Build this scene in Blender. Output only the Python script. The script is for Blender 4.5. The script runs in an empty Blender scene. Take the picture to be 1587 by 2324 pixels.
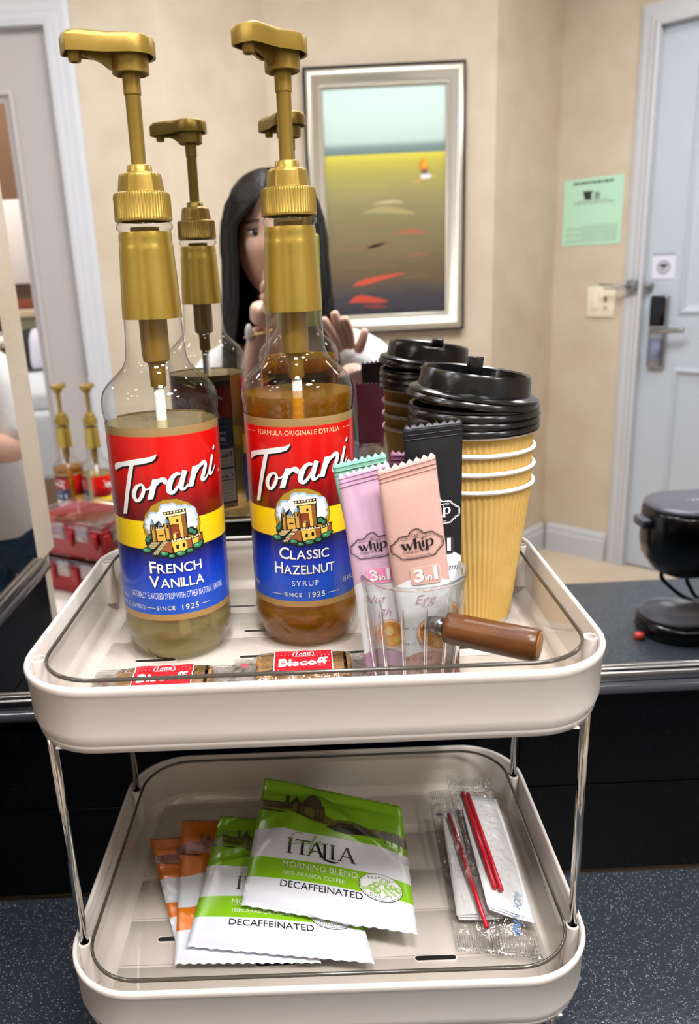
import bpy, bmesh, math, random
from mathutils import Vector, Matrix
from mathutils.geometry import tessellate_polygon

# ------------------------------------------------------------------ camera, world, lights, exposure
SC = bpy.context.scene
C = SC.collection
PI = math.pi
FX, PITCH, ROLL, CX, CY, EYE = 1783.83, .2944, .0472, 711.99, 1162.0, .625
cam = bpy.data.cameras.new('camera'); camo = bpy.data.objects.new('camera', cam); C.objects.link(camo)
cam.sensor_fit = 'AUTO'; cam.sensor_width = 36.0; cam.lens = FX * 36.0 / 2324.0
cam.shift_x = (793.5 - CX) / 2324.0; cam.shift_y = 0
cam.clip_start = .004; cam.clip_end = 60
_f = Vector((0, math.cos(PITCH), -math.sin(PITCH))); _u0 = Vector((0, math.sin(PITCH), math.cos(PITCH))); _x = Vector((1, 0, 0))
_r = math.cos(ROLL) * _x - math.sin(ROLL) * _u0; _u = math.cos(ROLL) * _u0 + math.sin(ROLL) * _x
camo.matrix_world = Matrix(((_r.x, _u.x, -_f.x, 0), (_r.y, _u.y, -_f.y, 0), (_r.z, _u.z, -_f.z, EYE), (0, 0, 0, 1)))
cam.dof.use_dof = True; cam.dof.focus_distance = .57; cam.dof.aperture_fstop = 8.0
SC.camera = camo
SC.view_settings.view_transform = 'Standard'; SC.view_settings.look = 'None'
SC.view_settings.gamma = 1.0; SC.view_settings.use_curve_mapping = False
SC.view_settings.exposure = 0.82
cy = SC.cycles
cy.max_bounces = 12; cy.transparent_max_bounces = 32; cy.transmission_bounces = 10; cy.glossy_bounces = 6; cy.diffuse_bounces = 3
cy.caustics_reflective = False; cy.caustics_refractive = True; cy.sample_clamp_indirect = 4.0; cy.sample_clamp_direct = 0
cy.use_denoising = True; cy.use_adaptive_sampling = True; cy.adaptive_threshold = .05; cy.blur_glossy = .5

world = bpy.data.worlds.new('world'); SC.world = world; world.use_nodes = True
world.node_tree.nodes['Background'].inputs[0].default_value = (.95, .97, 1.0, 1); world.node_tree.nodes['Background'].inputs[1].default_value = .55

YM = .690          # mirror plane
FLOOR = -.595      # floor; the countertop is z = 0
CEIL = 1.86
LAMP_W = 1.0
# ceiling downlights plus wide flush lamps added for soft brightness: (x, y, radius, watts); each gets its fixture in the structure section
DOWNLIGHTS_AND_ADDED = [(-.55, .20, .07, 4.0), (.02, .28, .07, 4.8), (.66, .10, .07, 6.0), (.02, -.36, .16, 10.5), (.62, -.40, .16, 9.5), (1.45, -.7, .16, 6), (-1.15, -.45, .16, 1.0), (-1.45, -2.1, .14, 12)]
for lx, ly, lr, lw in DOWNLIGHTS_AND_ADDED:
    ld = bpy.data.lights.new('lamp_light', 'AREA'); ld.shape = 'DISK'; ld.size = lr * 2; ld.energy = lw * LAMP_W; ld.color = (.945, .97, 1.0)
    lo = bpy.data.objects.new('lamp_light', ld); C.objects.link(lo); lo.location = (lx, ly, CEIL - .012)

# ------------------------------------------------------------------ materials
def lin(h):
    if not isinstance(h, str): return tuple(h) + (1,) if len(h) == 3 else tuple(h)
    h = h.lstrip('#'); o = []
    for i in (0, 2, 4):
        v = int(h[i:i+2], 16) / 255; o.append(v / 12.92 if v <= .04045 else ((v + .055) / 1.055) ** 2.4)
    return (*o, 1)
MATS = {}
def mat(name, col='#808080', rough=.5, metal=0, spec=.5, trans=0, ior=1.45, coat=0, bump=None, noise=None, emit=None, sheen=0, sss=0):
    """bump=(scale,strength,dist) noise=(scale,col2,lo,hi[,detail])"""
    if name in MATS: return MATS[name]
    m = bpy.data.materials.new(name); m.use_nodes = True; MATS[name] = m
    nt = m.node_tree; b = nt.nodes['Principled BSDF']
    b.inputs['Base Color'].default_value = lin(col); b.inputs['Roughness'].default_value = rough
    b.inputs['Metallic'].default_value = metal; b.inputs['Specular IOR Level'].default_value = spec
    b.inputs['Transmission Weight'].default_value = trans; b.inputs['IOR'].default_value = ior
    b.inputs['Coat Weight'].default_value = coat; b.inputs['Coat Roughness'].default_value = .05
    if sss: b.inputs['Subsurface Weight'].default_value = sss; b.inputs['Subsurface Radius'].default_value = (.01, .004, .002)
    if emit: b.inputs['Emission Color'].default_value = lin(emit[0]); b.inputs['Emission Strength'].default_value = emit[1]
    tc = None
    if bump or noise: tc = nt.nodes.new('ShaderNodeTexCoord')
    if noise:
        n = nt.nodes.new('ShaderNodeTexNoise'); n.inputs['Scale'].default_value = noise[0]; n.inputs['Detail'].default_value = noise[4] if len(noise) > 4 else 4
        nt.links.new(tc.outputs['Object'], n.inputs['Vector'])
        r = nt.nodes.new('ShaderNodeValToRGB'); r.color_ramp.elements[0].position = noise[2]; r.color_ramp.elements[1].position = noise[3]
        r.color_ramp.elements[0].color = lin(col); r.color_ramp.elements[1].color = lin(noise[1])
        nt.links.new(n.outputs['Fac'], r.inputs['Fac']); nt.links.new(r.outputs['Color'], b.inputs['Base Color'])
    if bump:
        n2 = nt.nodes.new('ShaderNodeTexNoise'); n2.inputs['Scale'].default_value = bump[0]; n2.inputs['Detail'].default_value = 3
        nt.links.new(tc.outputs['Object'], n2.inputs['Vector'])
        bp = nt.nodes.new('ShaderNodeBump'); bp.inputs['Strength'].default_value = bump[1]; bp.inputs['Distance'].default_value = bump[2]
        nt.links.new(n2.outputs['Fac'], bp.inputs['Height']); nt.links.new(bp.outputs['Normal'], b.inputs['Normal'])
    return m
def ramp_mat(name, stops, axis='Z', lo=0, hi=1, rough=.35, spec=.5, metal=0, coord='Object', warp=None, bump=None, coat=0):
    """colour bands along one axis of the object (or UV) coordinate; stops = [(value, hex)]; warp=(other_axis,k,c): value += k*(other-c)^2"""
    if name in MATS: return MATS[name]
    m = mat(name, '#808080', rough, metal, spec, coat=coat, bump=bump); nt = m.node_tree; b = nt.nodes['Principled BSDF']
    tc = nt.nodes.new('ShaderNodeTexCoord'); sx = nt.nodes.new('ShaderNodeSeparateXYZ'); nt.links.new(tc.outputs[coord], sx.inputs[0])
    src = sx.outputs[axis]
    if warp:
        a = nt.nodes.new('ShaderNodeMath'); a.operation = 'SUBTRACT'; nt.links.new(sx.outputs[warp[0]], a.inputs[0]); a.inputs[1].default_value = warp[2]
        p = nt.nodes.new('ShaderNodeMath'); p.operation = 'MULTIPLY'; nt.links.new(a.outputs[0], p.inputs[0]); nt.links.new(a.outputs[0], p.inputs[1])
        k = nt.nodes.new('ShaderNodeMath'); k.operation = 'MULTIPLY_ADD'; nt.links.new(p.outputs[0], k.inputs[0]); k.inputs[1].default_value = warp[1]; nt.links.new(src, k.inputs[2])
        src = k.outputs[0]
    mr = nt.nodes.new('ShaderNodeMapRange'); mr.inputs['From Min'].default_value = lo; mr.inputs['From Max'].default_value = hi
    nt.links.new(src, mr.inputs['Value'])
    r = nt.nodes.new('ShaderNodeValToRGB'); e = r.color_ramp.elements
    st = [((v - lo) / (hi - lo), lin(c)) for v, c in stops]
    e[0].position, e[0].color = st[0]; e[1].position, e[1].color = st[-1]
    for v, c in st[1:-1]:
        q = e.new(v); q.color = c
    nt.links.new(mr.outputs[0], r.inputs['Fac']); nt.links.new(r.outputs['Color'], b.inputs['Base Color'])
    return m
def clear(name, tint=(1, 1, 1), ior=1.45, rough=.02, extra=0.0, facing=None, bump=None, refr=0):
    """thin clear plastic or glass wall: straight-through light plus a fresnel reflection"""
    if name in MATS: return MATS[name]
    m = bpy.data.materials.new(name); m.use_nodes = True; MATS[name] = m; nt = m.node_tree; nt.nodes.clear()
    o = nt.nodes.new('ShaderNodeOutputMaterial'); mx = nt.nodes.new('ShaderNodeMixShader'); t = nt.nodes.new('ShaderNodeBsdfTransparent'); g = nt.nodes.new('ShaderNodeBsdfGlossy')
    f = nt.nodes.new('ShaderNodeLayerWeight'); f.inputs['Blend'].default_value = .5; f0 = ((ior - 1)/(ior + 1))**2 + extra
    pw = nt.nodes.new('ShaderNodeMath'); pw.operation = 'POWER'; pw.inputs[1].default_value = 5.0; nt.links.new(f.outputs['Facing'], pw.inputs[0])
    t.inputs['Color'].default_value = (*tint, 1); g.inputs['Roughness'].default_value = rough
    a = nt.nodes.new('ShaderNodeMath'); a.operation = 'MULTIPLY_ADD'; a.use_clamp = True; a.inputs[1].default_value = 1 - f0; a.inputs[2].default_value = f0
    nt.links.new(pw.outputs[0], a.inputs[0]); nt.links.new(a.outputs[0], mx.inputs[0]); nt.links.new(t.outputs[0], mx.inputs[1]); nt.links.new(g.outputs[0], mx.inputs[2]); nt.links.new(mx.outputs[0], o.inputs[0])
    if bump:
        tc = nt.nodes.new('ShaderNodeTexCoord'); n2 = nt.nodes.new('ShaderNodeTexNoise'); n2.inputs['Scale'].default_value = bump[0]; n2.inputs['Detail'].default_value = 4; nt.links.new(tc.outputs['Object'], n2.inputs['Vector'])
        bp = nt.nodes.new('ShaderNodeBump'); bp.inputs['Strength'].default_value = bump[1]; bp.inputs['Distance'].default_value = bump[2]; nt.links.new(n2.outputs['Fac'], bp.inputs['Height']); nt.links.new(bp.outputs['Normal'], g.inputs['Normal']); nt.links.new(bp.outputs['Normal'], f.inputs['Normal'])
    if refr:     # part of the light is bent by the thickness of the wall
        rf = nt.nodes.new('ShaderNodeBsdfRefraction'); rf.inputs['IOR'].default_value = 1.45; rf.inputs['Roughness'].default_value = 0; m3 = nt.nodes.new('ShaderNodeMixShader'); m3.inputs[0].default_value = refr
        nt.links.new(t.outputs[0], m3.inputs[1]); nt.links.new(rf.outputs[0], m3.inputs[2]); nt.links.new(m3.outputs[0], mx.inputs[1])
    if facing:   # tint deepens where the wall is seen edge-on
        p2 = nt.nodes.new('ShaderNodeMath'); p2.operation = 'POWER'; p2.inputs[1].default_value = facing[1]; nt.links.new(f.outputs['Facing'], p2.inputs[0])
        r = nt.nodes.new('ShaderNodeMixRGB'); r.inputs[1].default_value = (*tint, 1); r.inputs[2].default_value = (*facing[0], 1)
        nt.links.new(p2.outputs[0], r.inputs[0]); nt.links.new(r.outputs[0], t.inputs['Color'])
    return m

M_GOLD = mat('gold_plastic', '#967b36', .36, .55, .4, bump=(900, .10, .0004))
M_SLEEVE = mat('gold_foil', '#bda24e', .30, .88, .5, bump=(700, .10, .0004))
M_CLEAR = clear('clear_bottle', (.97, .97, .96), 1.45, .015, .01, ((.55, .55, .53), 3.0))
M_ACRYL = clear('clear_acrylic', (.965, .95, .925), 1.5, .03, .03)
M_ACRIM = mat('acrylic_rim', '#4a443c', .12, 0, .6)  # clear acrylic edge; the darkness of refraction is put into the colour
M_FILM = clear('clear_film', (.975, .975, .975), 1.5, .07, .07, ((.80, .80, .79), 2.0), (60, 1.0, .006))
M_GLASS = clear('measuring_glass_clear', (.97, .975, .97), 1.5, .01, .03, ((.40, .41, .39), 2.6))
M_BEIGE = mat('beige_plastic', '#e5dcd5', .25, 0, .45)
M_CHROME = mat('polished_chrome', '#c9c5bf', .08, 1)
M_BLACKP = mat('black_plastic', '#0b0b0d', .22, 0, .5)
M_WHITE = mat('white_print', '#f4f3f2', .4)
M_BLACKI = mat('black_ink', '#0a0a0c', .5)
M_PAPER = mat('white_paper', '#f1efef', .8, bump=(60, .25, .002))
PAL = {}
def ink(h):
    if h not in PAL: PAL[h] = mat('ink_' + h.strip('#'), h, .4)
    return PAL[h]

# ------------------------------------------------------------------ objects
def link(o, parent=None):
    C.objects.link(o)
    if parent is not None: o.parent = parent
    return o
def tag(o, label=None, cat=None, group=None, kind=None):
    if label: o['label'] = label
    if cat: o['category'] = cat
    if group: o['group'] = group
    if kind: o['kind'] = kind
    return o
def thing(name, label, cat, loc=(0, 0, 0), rz=0, group=None):
    o = bpy.data.objects.new(name, None); o.empty_display_size = .02; link(o); o.location = loc; o.rotation_euler = (0, 0, rz)
    return tag(o, label, cat, group)
def mesh(name, vf, m, parent=None, smooth=True, uv=None, mi=None, angle=None):
    v, f = vf; me = bpy.data.meshes.new(name); me.from_pydata([tuple(p) for p in v], [], f)
    for x in (m if isinstance(m, (list, tuple)) else [m]): me.materials.append(x)
    if mi: me.polygons.foreach_set('material_index', mi)
    if smooth:
        me.polygons.foreach_set('use_smooth', [True] * len(me.polygons))
        if angle is not None: me.set_sharp_from_angle(angle=math.radians(angle))
    if uv:
        l = me.uv_layers.new(name='UVMap'); idx = [0] * len(me.loops); me.loops.foreach_get('vertex_index', idx)
        l.data.foreach_set('uv', [q for i in idx for q in uv[i]])
    me.update()
    return link(bpy.data.objects.new(name, me), parent)
def copy_tree(o, parent=None):
    c = o.copy(); link(c); c.parent = parent
    for ch in list(o.children): copy_tree(ch, c)
    return c
def join(*vfs):
    V, F = [], []
    for v, f in vfs:
        n = len(V); V += list(v); F += [tuple(i + n for i in q) for q in f]
    return V, F
def xf(vf, loc=(0, 0, 0), rot=(0, 0, 0), sc=(1, 1, 1)):
    from mathutils import Euler
    M = Matrix.Translation(loc) @ Euler(rot).to_matrix().to_4x4() @ Matrix.Diagonal((*sc, 1))
    v, f = vf; return [M @ Vector(p) for p in v], f
def box(x0, x1, y0, y1, z0, z1):
    v = [(x, y, z) for z in (z0, z1) for y in (y0, y1) for x in (x0, x1)]
    return v, [(0, 2, 3, 1), (4, 5, 7, 6), (0, 1, 5, 4), (2, 6, 7, 3), (0, 4, 6, 2), (1, 3, 7, 5)]
def bbox(x0, x1, y0, y1, z0, z1, b=.002, seg=2):
    bm = bmesh.new(); v, f = box(x0, x1, y0, y1, z0, z1); vs = [bm.verts.new(p) for p in v]
    for q in f: bm.faces.new([vs[i] for i in q])
    bmesh.ops.bevel(bm, geom=list(bm.edges), offset=b, segments=seg, profile=.5, affect='EDGES')
    bm.verts.index_update(); r = ([v.co.copy() for v in bm.verts], [tuple(v.index for v in f.verts) for f in bm.faces]); bm.free(); return r
def lathe(prof, n=48, cap0=True, cap1=True, ang=None, rf=None):
    V, F = [], []; full = ang is None; a0, a1 = (0, 2 * PI) if full else ang; cnt = n if full else n + 1
    for (r, z) in prof:
        for i in range(cnt):
            a = a0 + (a1 - a0) * i / n; rr = rf(r, z, a) if rf else r
            V.append((rr * math.cos(a), rr * math.sin(a), z))
    for k in range(len(prof) - 1):
        for i in range(n):
            j = (i + 1) % cnt; F.append((k*cnt+i, k*cnt+j, (k+1)*cnt+j, (k+1)*cnt+i))
    if full and cap0: F.append(tuple(range(cnt - 1, -1, -1)))
    if full and cap1: F.append(tuple((len(prof)-1)*cnt + i for i in range(cnt)))
    return V, F
def tube(pts, rad, n=12, cap=True):
    pts = [Vector(p) for p in pts]; V, F = [], []
    if not isinstance(rad, (list, tuple)): rad = [rad] * len(pts)
    up = Vector((0, 0, 1))
    for k, p in enumerate(pts):
        t = (pts[min(k+1, len(pts)-1)] - pts[max(k-1, 0)]).normalized()
        if abs(t.dot(up)) > .97: up = Vector((1, 0, 0)) if abs(t.x) < .9 else Vector((0, 1, 0))
        a = t.cross(up).normalized(); b = a.cross(t).normalized(); up = b
        for i in range(n):
            q = 2 * PI * i / n; V.append(p + rad[k] * (math.cos(q) * a + math.sin(q) * b))
    for k in range(len(pts) - 1):
        for i in range(n): F.append((k*n+i, k*n+(i+1) % n, (k+1)*n+(i+1) % n, (k+1)*n+i))
    if cap: F.append(tuple(range(n-1, -1, -1))); F.append(tuple((len(pts)-1)*n+i for i in range(n)))
    return V, F
def crom(pts, n=6, closed=False):
    o = []; L = len(pts); P = [tuple(p) for p in pts]
    rng = range(L if closed else L - 1)
    for i in rng:
        if closed: a, b, c, d = P[(i-1) % L], P[i], P[(i+1) % L], P[(i+2) % L]
        else: a, b, c, d = P[max(i-1, 0)], P[i], P[i+1], P[min(i+2, L-1)]
        for k in range(n):
            t = k / n
            o.append(tuple(.5*((2*q1) + (-q0+q2)*t + (2*q0-5*q1+4*q2-q3)*t*t + (-q0+3*q1-3*q2+q3)*t**3) for q0, q1, q2, q3 in zip(a, b, c, d)))
    if not closed: o.append(P[-1])
    return o
def rrect(hx, hy, r, n=8):
    r = max(min(r, hx - 1e-5, hy - 1e-5), 1e-5); o = []
    for cx, cyy, a0 in ((hx-r, hy-r, 0), (-hx+r, hy-r, PI/2), (-hx+r, -hy+r, PI), (hx-r, -hy+r, 1.5*PI)):
        for i in range(n + 1):
            a = a0 + PI/2*i/n; o.append((cx + r*math.cos(a), cyy + r*math.sin(a)))
    return o
def loops(ls, cap0=True, cap1=True, closed=True):
    n = len(ls[0]); V = [p for l in ls for p in l]; F = []
    for k in range(len(ls) - 1):
        for i in range(n if closed else n - 1): F.append((k*n+i, k*n+(i+1) % n, (k+1)*n+(i+1) % n, (k+1)*n+i))
    if cap0: F.append(tuple(range(n-1, -1, -1)))
    if cap1: F.append(tuple((len(ls)-1)*n+i for i in range(n)))
    return V, F
def rloops(hx, hy, r, prof, cap0=True, cap1=True, n=8):
    return loops([[(x, y, z) for x, y in rrect(hx - i, hy - i, r - i, n)] for i, z in prof], cap0, cap1)
def ball(c, r, nu=12, nv=8):
    V, F = [], []; rx, ry, rz = r if isinstance(r, (tuple, list)) else (r, r, r)
    prof = [(math.sin(PI*k/nv), -math.cos(PI*k/nv)) for k in range(nv+1)]; prof[0] = (.02, -1); prof[-1] = (.02, 1)
    v, f = lathe(prof, nu); return [(c[0]+rx*p[0], c[1]+ry*p[1], c[2]+rz*p[2]) for p in v], f

# ------------------------------------------------------------------ flat print mapped onto curved surfaces
_tc = {}
def text_tris(s, bold=0, shear=0, spacing=1.0):
    key = (s, bold, shear, spacing)
    if key in _tc: return _tc[key]
    cu = bpy.data.curves.new('t', 'FONT'); cu.body = s; cu.size = 1; cu.offset = bold; cu.shear = shear; cu.resolution_u = 3; cu.space_character = spacing
    cu.fill_mode = 'BOTH'
    ob = bpy.data.objects.new('t', cu); C.objects.link(ob); bpy.context.view_layer.update()
    me = ob.evaluated_get(bpy.context.evaluated_depsgraph_get()).to_mesh(); me.calc_loop_triangles()
    v = [(p.co.x, p.co.y) for p in me.vertices]; t = [[v[i] for i in q.vertices] for q in me.loop_triangles]
    C.objects.unlink(ob); bpy.data.objects.remove(ob); bpy.data.curves.remove(cu)
    _tc[key] = t; return t
_h = text_tris('H'); CAP = max(p[1] for t in _h for p in t)
class Print:
    def __init__(s): s.t = []; s.cols = []
    def _c(s, c):
        if c not in s.cols: s.cols.append(c)
        return s.cols.index(c)
    def tri(s, t, c, l): s.t.append((t, s._c(c), l))
    def poly(s, pts, c, l=1):
        for q in tessellate_polygon([[Vector((p[0], p[1], 0)) for p in pts]]): s.tri([tuple(pts[i][:2]) for i in q], c, l)
    def rect(s, x0, y0, x1, y1, c, l=1): s.poly([(x0, y0), (x1, y0), (x1, y1), (x0, y1)], c, l)
    def disc(s, x, y, rx, c, l=1, ry=None, n=16, rot=0):
        ry = ry or rx; cr, sr = math.cos(rot), math.sin(rot)
        P = [(rx*math.cos(2*PI*i/n), ry*math.sin(2*PI*i/n)) for i in range(n)]
        s.poly([(x + a*cr - b*sr, y + a*sr + b*cr) for a, b in P], c, l)
    def stroke(s, pts, c, l=1, w=None, n=5, closed=False):
        P = [(p[0], p[1], p[2] if len(p) > 2 else w) for p in pts]
        P = crom(P, n, closed) if n > 1 else P
        if closed: P = P + [P[0]]
        L = []
        for i, p in enumerate(P):
            if closed: a, b = P[(i-1) if i > 0 else -2], P[(i+1) if i < len(P)-1 else 1]
            else: a, b = P[max(i-1, 0)], P[min(i+1, len(P)-1)]
            dx, dy = b[0]-a[0], b[1]-a[1]; d = math.hypot(dx, dy) or 1; nx, ny = -dy/d*p[2]/2, dx/d*p[2]/2
            L.append(((p[0]+nx, p[1]+ny), (p[0]-nx, p[1]-ny)))
        for a, b in zip(L, L[1:]):
            s.tri([a[0], a[1], b[1]], c, l); s.tri([a[0], b[1], b[0]], c, l)
    def text(s, st, x, y, h, c, l=1, w=None, bold=0, shear=0, rot=0, align='C', spacing=1.0, arc=None, sx=1.0):
        T = text_tris(st, bold, shear, spacing); xs = [p[0] for t in T for p in t]; x0, x1 = min(xs), max(xs); k = h / CAP
        kx = (w / (x1 - x0)) if w else k * sx
        ox = {'C': -(x0+x1)/2, 'L': -x0, 'R': -x1}[align]; cr, sr = math.cos(rot), math.sin(rot)
        for t in T:
            o = []
            for a, b in t:
                a, b = (a + ox)*kx, b*k
                if arc:
                    R = arc; th = a/abs(R); rr = abs(R) + (b if R > 0 else -b)
                    a, b = rr*math.sin(th), (rr*math.cos(th) if R > 0 else -rr*math.cos(th))
                o.append((x + a*cr - b*sr, y + a*sr + b*cr))
            s.tri(o, c, l)
        return (x1 - x0)*kx
    def caps(s, st, x, y, h, c, l=1, small=.76, bold=0, gap=.10, w=None):
        """small caps, centred on x"""
        def wid(ch, hh):
            T = text_tris(ch, bold); xs = [p[0] for t in T for p in t]; return (max(xs)-min(xs))*hh/CAP
        hs = [h if i == 0 else h*small for i in range(len(st))]; ws = [wid(a, b) for a, b in zip(st, hs)]; g = gap*h
        tot = sum(ws) + g*(len(st)-1); k = (w/tot) if w else 1; px = x - tot*k/2
        for ch, hh, ww in zip(st, hs, ws):
            s.text(ch, px, y, hh, c, l, w=ww*k, bold=bold, align='L'); px += (ww + g)*k
    def shadow(s, dx, dy, c, l):
        """a printed drop shadow of everything drawn so far"""
        ci = s._c(c); s.t += [([(p[0]+dx, p[1]+dy) for p in t], ci, l) for t, _, _ in list(s.t)]
    def build(s, name, parent, S, off=.15, step=.03, maxlen=3.0, rough=None):
        V, F, MI = [], [], []
        def add(t, ci, l):
            a, b, c = t
            d = [math.dist(a, b), math.dist(b, c), math.dist(c, a)]; k = max(range(3), key=lambda i: d[i])
            if d[k] > maxlen:
                m = lambda p, q: ((p[0]+q[0])/2, (p[1]+q[1])/2)
                if k == 0: q = m(a, b); add((a, q, c), ci, l); add((q, b, c), ci, l)
                elif k == 1: q = m(b, c); add((a, b, q), ci, l); add((a, q, c), ci, l)
                else: q = m(c, a); add((a, b, q), ci, l); add((q, b, c), ci, l)
                return
            if (b[0]-a[0])*(c[1]-a[1]) - (b[1]-a[1])*(c[0]-a[0]) < 0: b, c = c, b
            n = len(V); V.extend(S(p[0], p[1], off + step*l) for p in (a, b, c)); F.append((n, n+1, n+2)); MI.append(ci)
        for t, ci, l in s.t: add(t, ci, l)
        return mesh(name, (V, F), [ink(c) for c in s.cols], parent, smooth=False, mi=MI)
def S_cyl(R, rot=0):
    def S(u, v, h):
        th = u/R + rot; q = (R + h)/1000; return (q*math.sin(th), -q*math.cos(th), v/1000)
    return S
def S_plane(o, ux, uy, n):
    o, ux, uy, n = Vector(o), Vector(ux).normalized(), Vector(uy).normalized(), Vector(n).normalized()
    return lambda u, v, h: o + ux*(u/1000) + uy*(v/1000) + n*(h/1000)

# ------------------------------------------------------------------ setting
M_WALL = mat('beige_wallpaper', '#cfc1ae', .75, bump=(140, .35, .002), noise=(9, '#c5b49e', .35, .75, 6))
M_TRIM = mat('white_trim_paint', '#c6c8ce', .4)
M_DOOR = mat('door_paint_daylight_tint', '#bcc5d1', .35)  # white door with a cool daylight cast mixed into its colour
M_CEIL = mat('ceiling_paint', '#efe8dd', .9)
M_FLOOR = mat('beige_floor_tile', '#d8c5b0', .35, bump=(30, .1, .002), noise=(6, '#cdb79f', .3, .7))
def granite(name, base, rough, spk, dens, bumpk):
    m = mat(name, base, rough, 0, .5, bump=(220, bumpk, .002)); nt = m.node_tree; b = nt.nodes['Principled BSDF']
    tc = nt.nodes.new('ShaderNodeTexCoord'); vo = nt.nodes.new('ShaderNodeTexVoronoi'); vo.inputs['Scale'].default_value = 900
    nt.links.new(tc.outputs['Object'], vo.inputs['Vector'])
    w = nt.nodes.new('ShaderNodeTexWhiteNoise'); nt.links.new(vo.outputs['Position'], w.inputs['Vector'])
    g = nt.nodes.new('ShaderNodeMath'); g.operation = 'GREATER_THAN'; g.inputs[1].default_value = dens; nt.links.new(w.outputs['Value'], g.inputs[0])
    d = nt.nodes.new('ShaderNodeMath'); d.operation = 'LESS_THAN'; d.inputs[1].default_value = .32; nt.links.new(vo.outputs['Distance'], d.inputs[0])
    k = nt.nodes.new('ShaderNodeMath'); k.operation = 'MULTIPLY'; nt.links.new(g.outputs[0], k.inputs[0]); nt.links.new(d.outputs[0], k.inputs[1])
    mx = nt.nodes.new('ShaderNodeMixRGB'); mx.inputs[1].default_value = lin(base); mx.inputs[2].default_value = lin(spk)
    nt.links.new(k.outputs[0], mx.inputs[0]); nt.links.new(mx.outputs[0], b.inputs['Base Color']); return m
M_GRAN = granite('black_granite', '#343a42', .34, '#c6ccd6', .84, .45)
M_GRANT = granite('black_granite_tile', '#040405', .16, '#1a2130', .90, .02); M_GRANT.node_tree.nodes['Principled BSDF'].inputs['Specular IOR Level'].default_value = .22
M_LEDGE = mat('granite_ledge', '#3c3c42', .12, 0, .6)
M_MIRROR = mat('mirror_silver', '#ebebeb', .0, 1)
M_STEEL = mat('brushed_steel', '#9a9a9c', .22, 1)

def struct(name, vf, m, parent=None, smooth=False, label=None):
    o = mesh(name, vf, m, parent, smooth)
    if parent is None: tag(o, label, None, None, 'structure')
    return o
def sempty(name, loc=(0, 0, 0), rz=0, label=None):
    o = bpy.data.objects.new(name, None); link(o); o.location = loc; o.rotation_euler = (0, 0, rz); tag(o, label, None, None, 'structure'); return o

struct('floor', box(-2.6, 2.6, -3.2, .8, FLOOR - .06, FLOOR), M_FLOOR, label='pale beige tiled floor seen beyond the counter edge')
struct('ceiling', box(-2.6, 2.6, -3.2, .8, CEIL, CEIL + .08), M_CEIL, label='plain off-white ceiling with round lamps')
struct('wall_back', box(-.51, 2.6, .700, .80, FLOOR, CEIL), M_WALL, label='wall behind the mirror, wallpapered')
# side wall beside the counter
wl = sempty('wall_left', label='short wallpapered side wall at the counter end')
mesh('wall_face', box(-.52, -.422, .205, .70, FLOOR, CEIL), M_WALL, wl, False)
mesh('wall_margin', box(-.4219, -.411, .205, .2825, .232, CEIL), M_WALL, wl, False)
mesh('granite_tile', bbox(-.422, -.410, .262, .688, .002, .108, .0012), M_GRANT, wl, False)
mesh('granite_tile', bbox(-.422, -.410, .262, .688, .110, .217, .0012), M_GRANT, wl, False)
mesh('granite_ledge', bbox(-.422, -.398, .262, .676, .218, .230, .004), M_LEDGE, wl)
# tiled backsplash
bs = sempty('wall_backsplash', label='black granite tile backsplash below the mirror')
for k, (a, b) in enumerate(((-.4098, .195), (.197, .80), (.802, 1.40))):
    for z0, z1 in ((.002, .108), (.1095, .2175)): mesh('granite_tile', bbox(a, b, .690, .700, z0, z1, .0010), M_GRANT, bs, False)
mesh('joint', box(-.4098, 1.40, .693, .6995, .1081, .1094), mat('pale_joint', '#8c8888', .7), bs, False)
mesh('granite_ledge', bbox(-.3978, 1.40, .676, .700, .218, .2305, .005, 3), M_LEDGE, bs)
# mirrors
mr = thing('wall_mirror', 'large frameless wall mirror above the black backsplash, reflecting the hotel room', 'mirror', (.5, .69, .2305))
mesh('mirror_glass', box(-.91, .90, 0, .009, .006, 1.62), M_MIRROR, mr, False)
mesh('metal_channel', join(bbox(-.9078, .90, -.0085, -.0005, .0005, .0105, .0015), bbox(-.9078, .90, -.0050, -.0004, .0115, .0135, .0008)), M_STEEL, mr)
m2 = thing('side_mirror', 'narrower frameless mirror on the side wall at the counter end', 'mirror', (-.41, .47, .2305))
mesh('mirror_glass', box(-.0115, 0, -.186, .205, .006, 1.62), M_MIRROR, m2, False)
mesh('metal_channel', bbox(.0004, .008, -.19, .205, .0005, .0105, .0015), M_STEEL, m2)
# counter
ct = thing('countertop', 'black speckled granite countertop under the two-tier organizer', 'countertop', (.40, .29, -.03))
mesh('slab', bbox(-.81, 1.0, -.39, .3995, 0, .03, .004), M_GRAN, ct)
cab = thing('vanity_cabinet', 'dark wooden cabinet carrying the black granite counter', 'cabinet', (.40, .31, FLOOR))
M_DKWOOD = mat('dark_wood', '#3a2418', .4, noise=(14, '#2a180f', .3, .7))
mesh('body', box(-.79, .98, -.33, .37, .08, -FLOOR - .0305), M_DKWOOD, cab, False)
mesh('toe_kick', box(-.77, .96, -.27, .37, 0, .08), M_BLACKP, cab, False)
for k in range(3):
    d = mesh('door', bbox(-.78 + .585*k, -.205 + .585*k, -.350, -.3305, .10, .54, .003), M_DKWOOD, cab)
    mesh('handle', tube([(-.235 + .585*k, -.362, .34), (-.235 + .585*k, -.374, .345), (-.235 + .585*k, -.374, .455), (-.235 + .585*k, -.362, .46), (-.235+.585*k, -.3502, .46)], .004, 8), M_STEEL, d)

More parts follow.
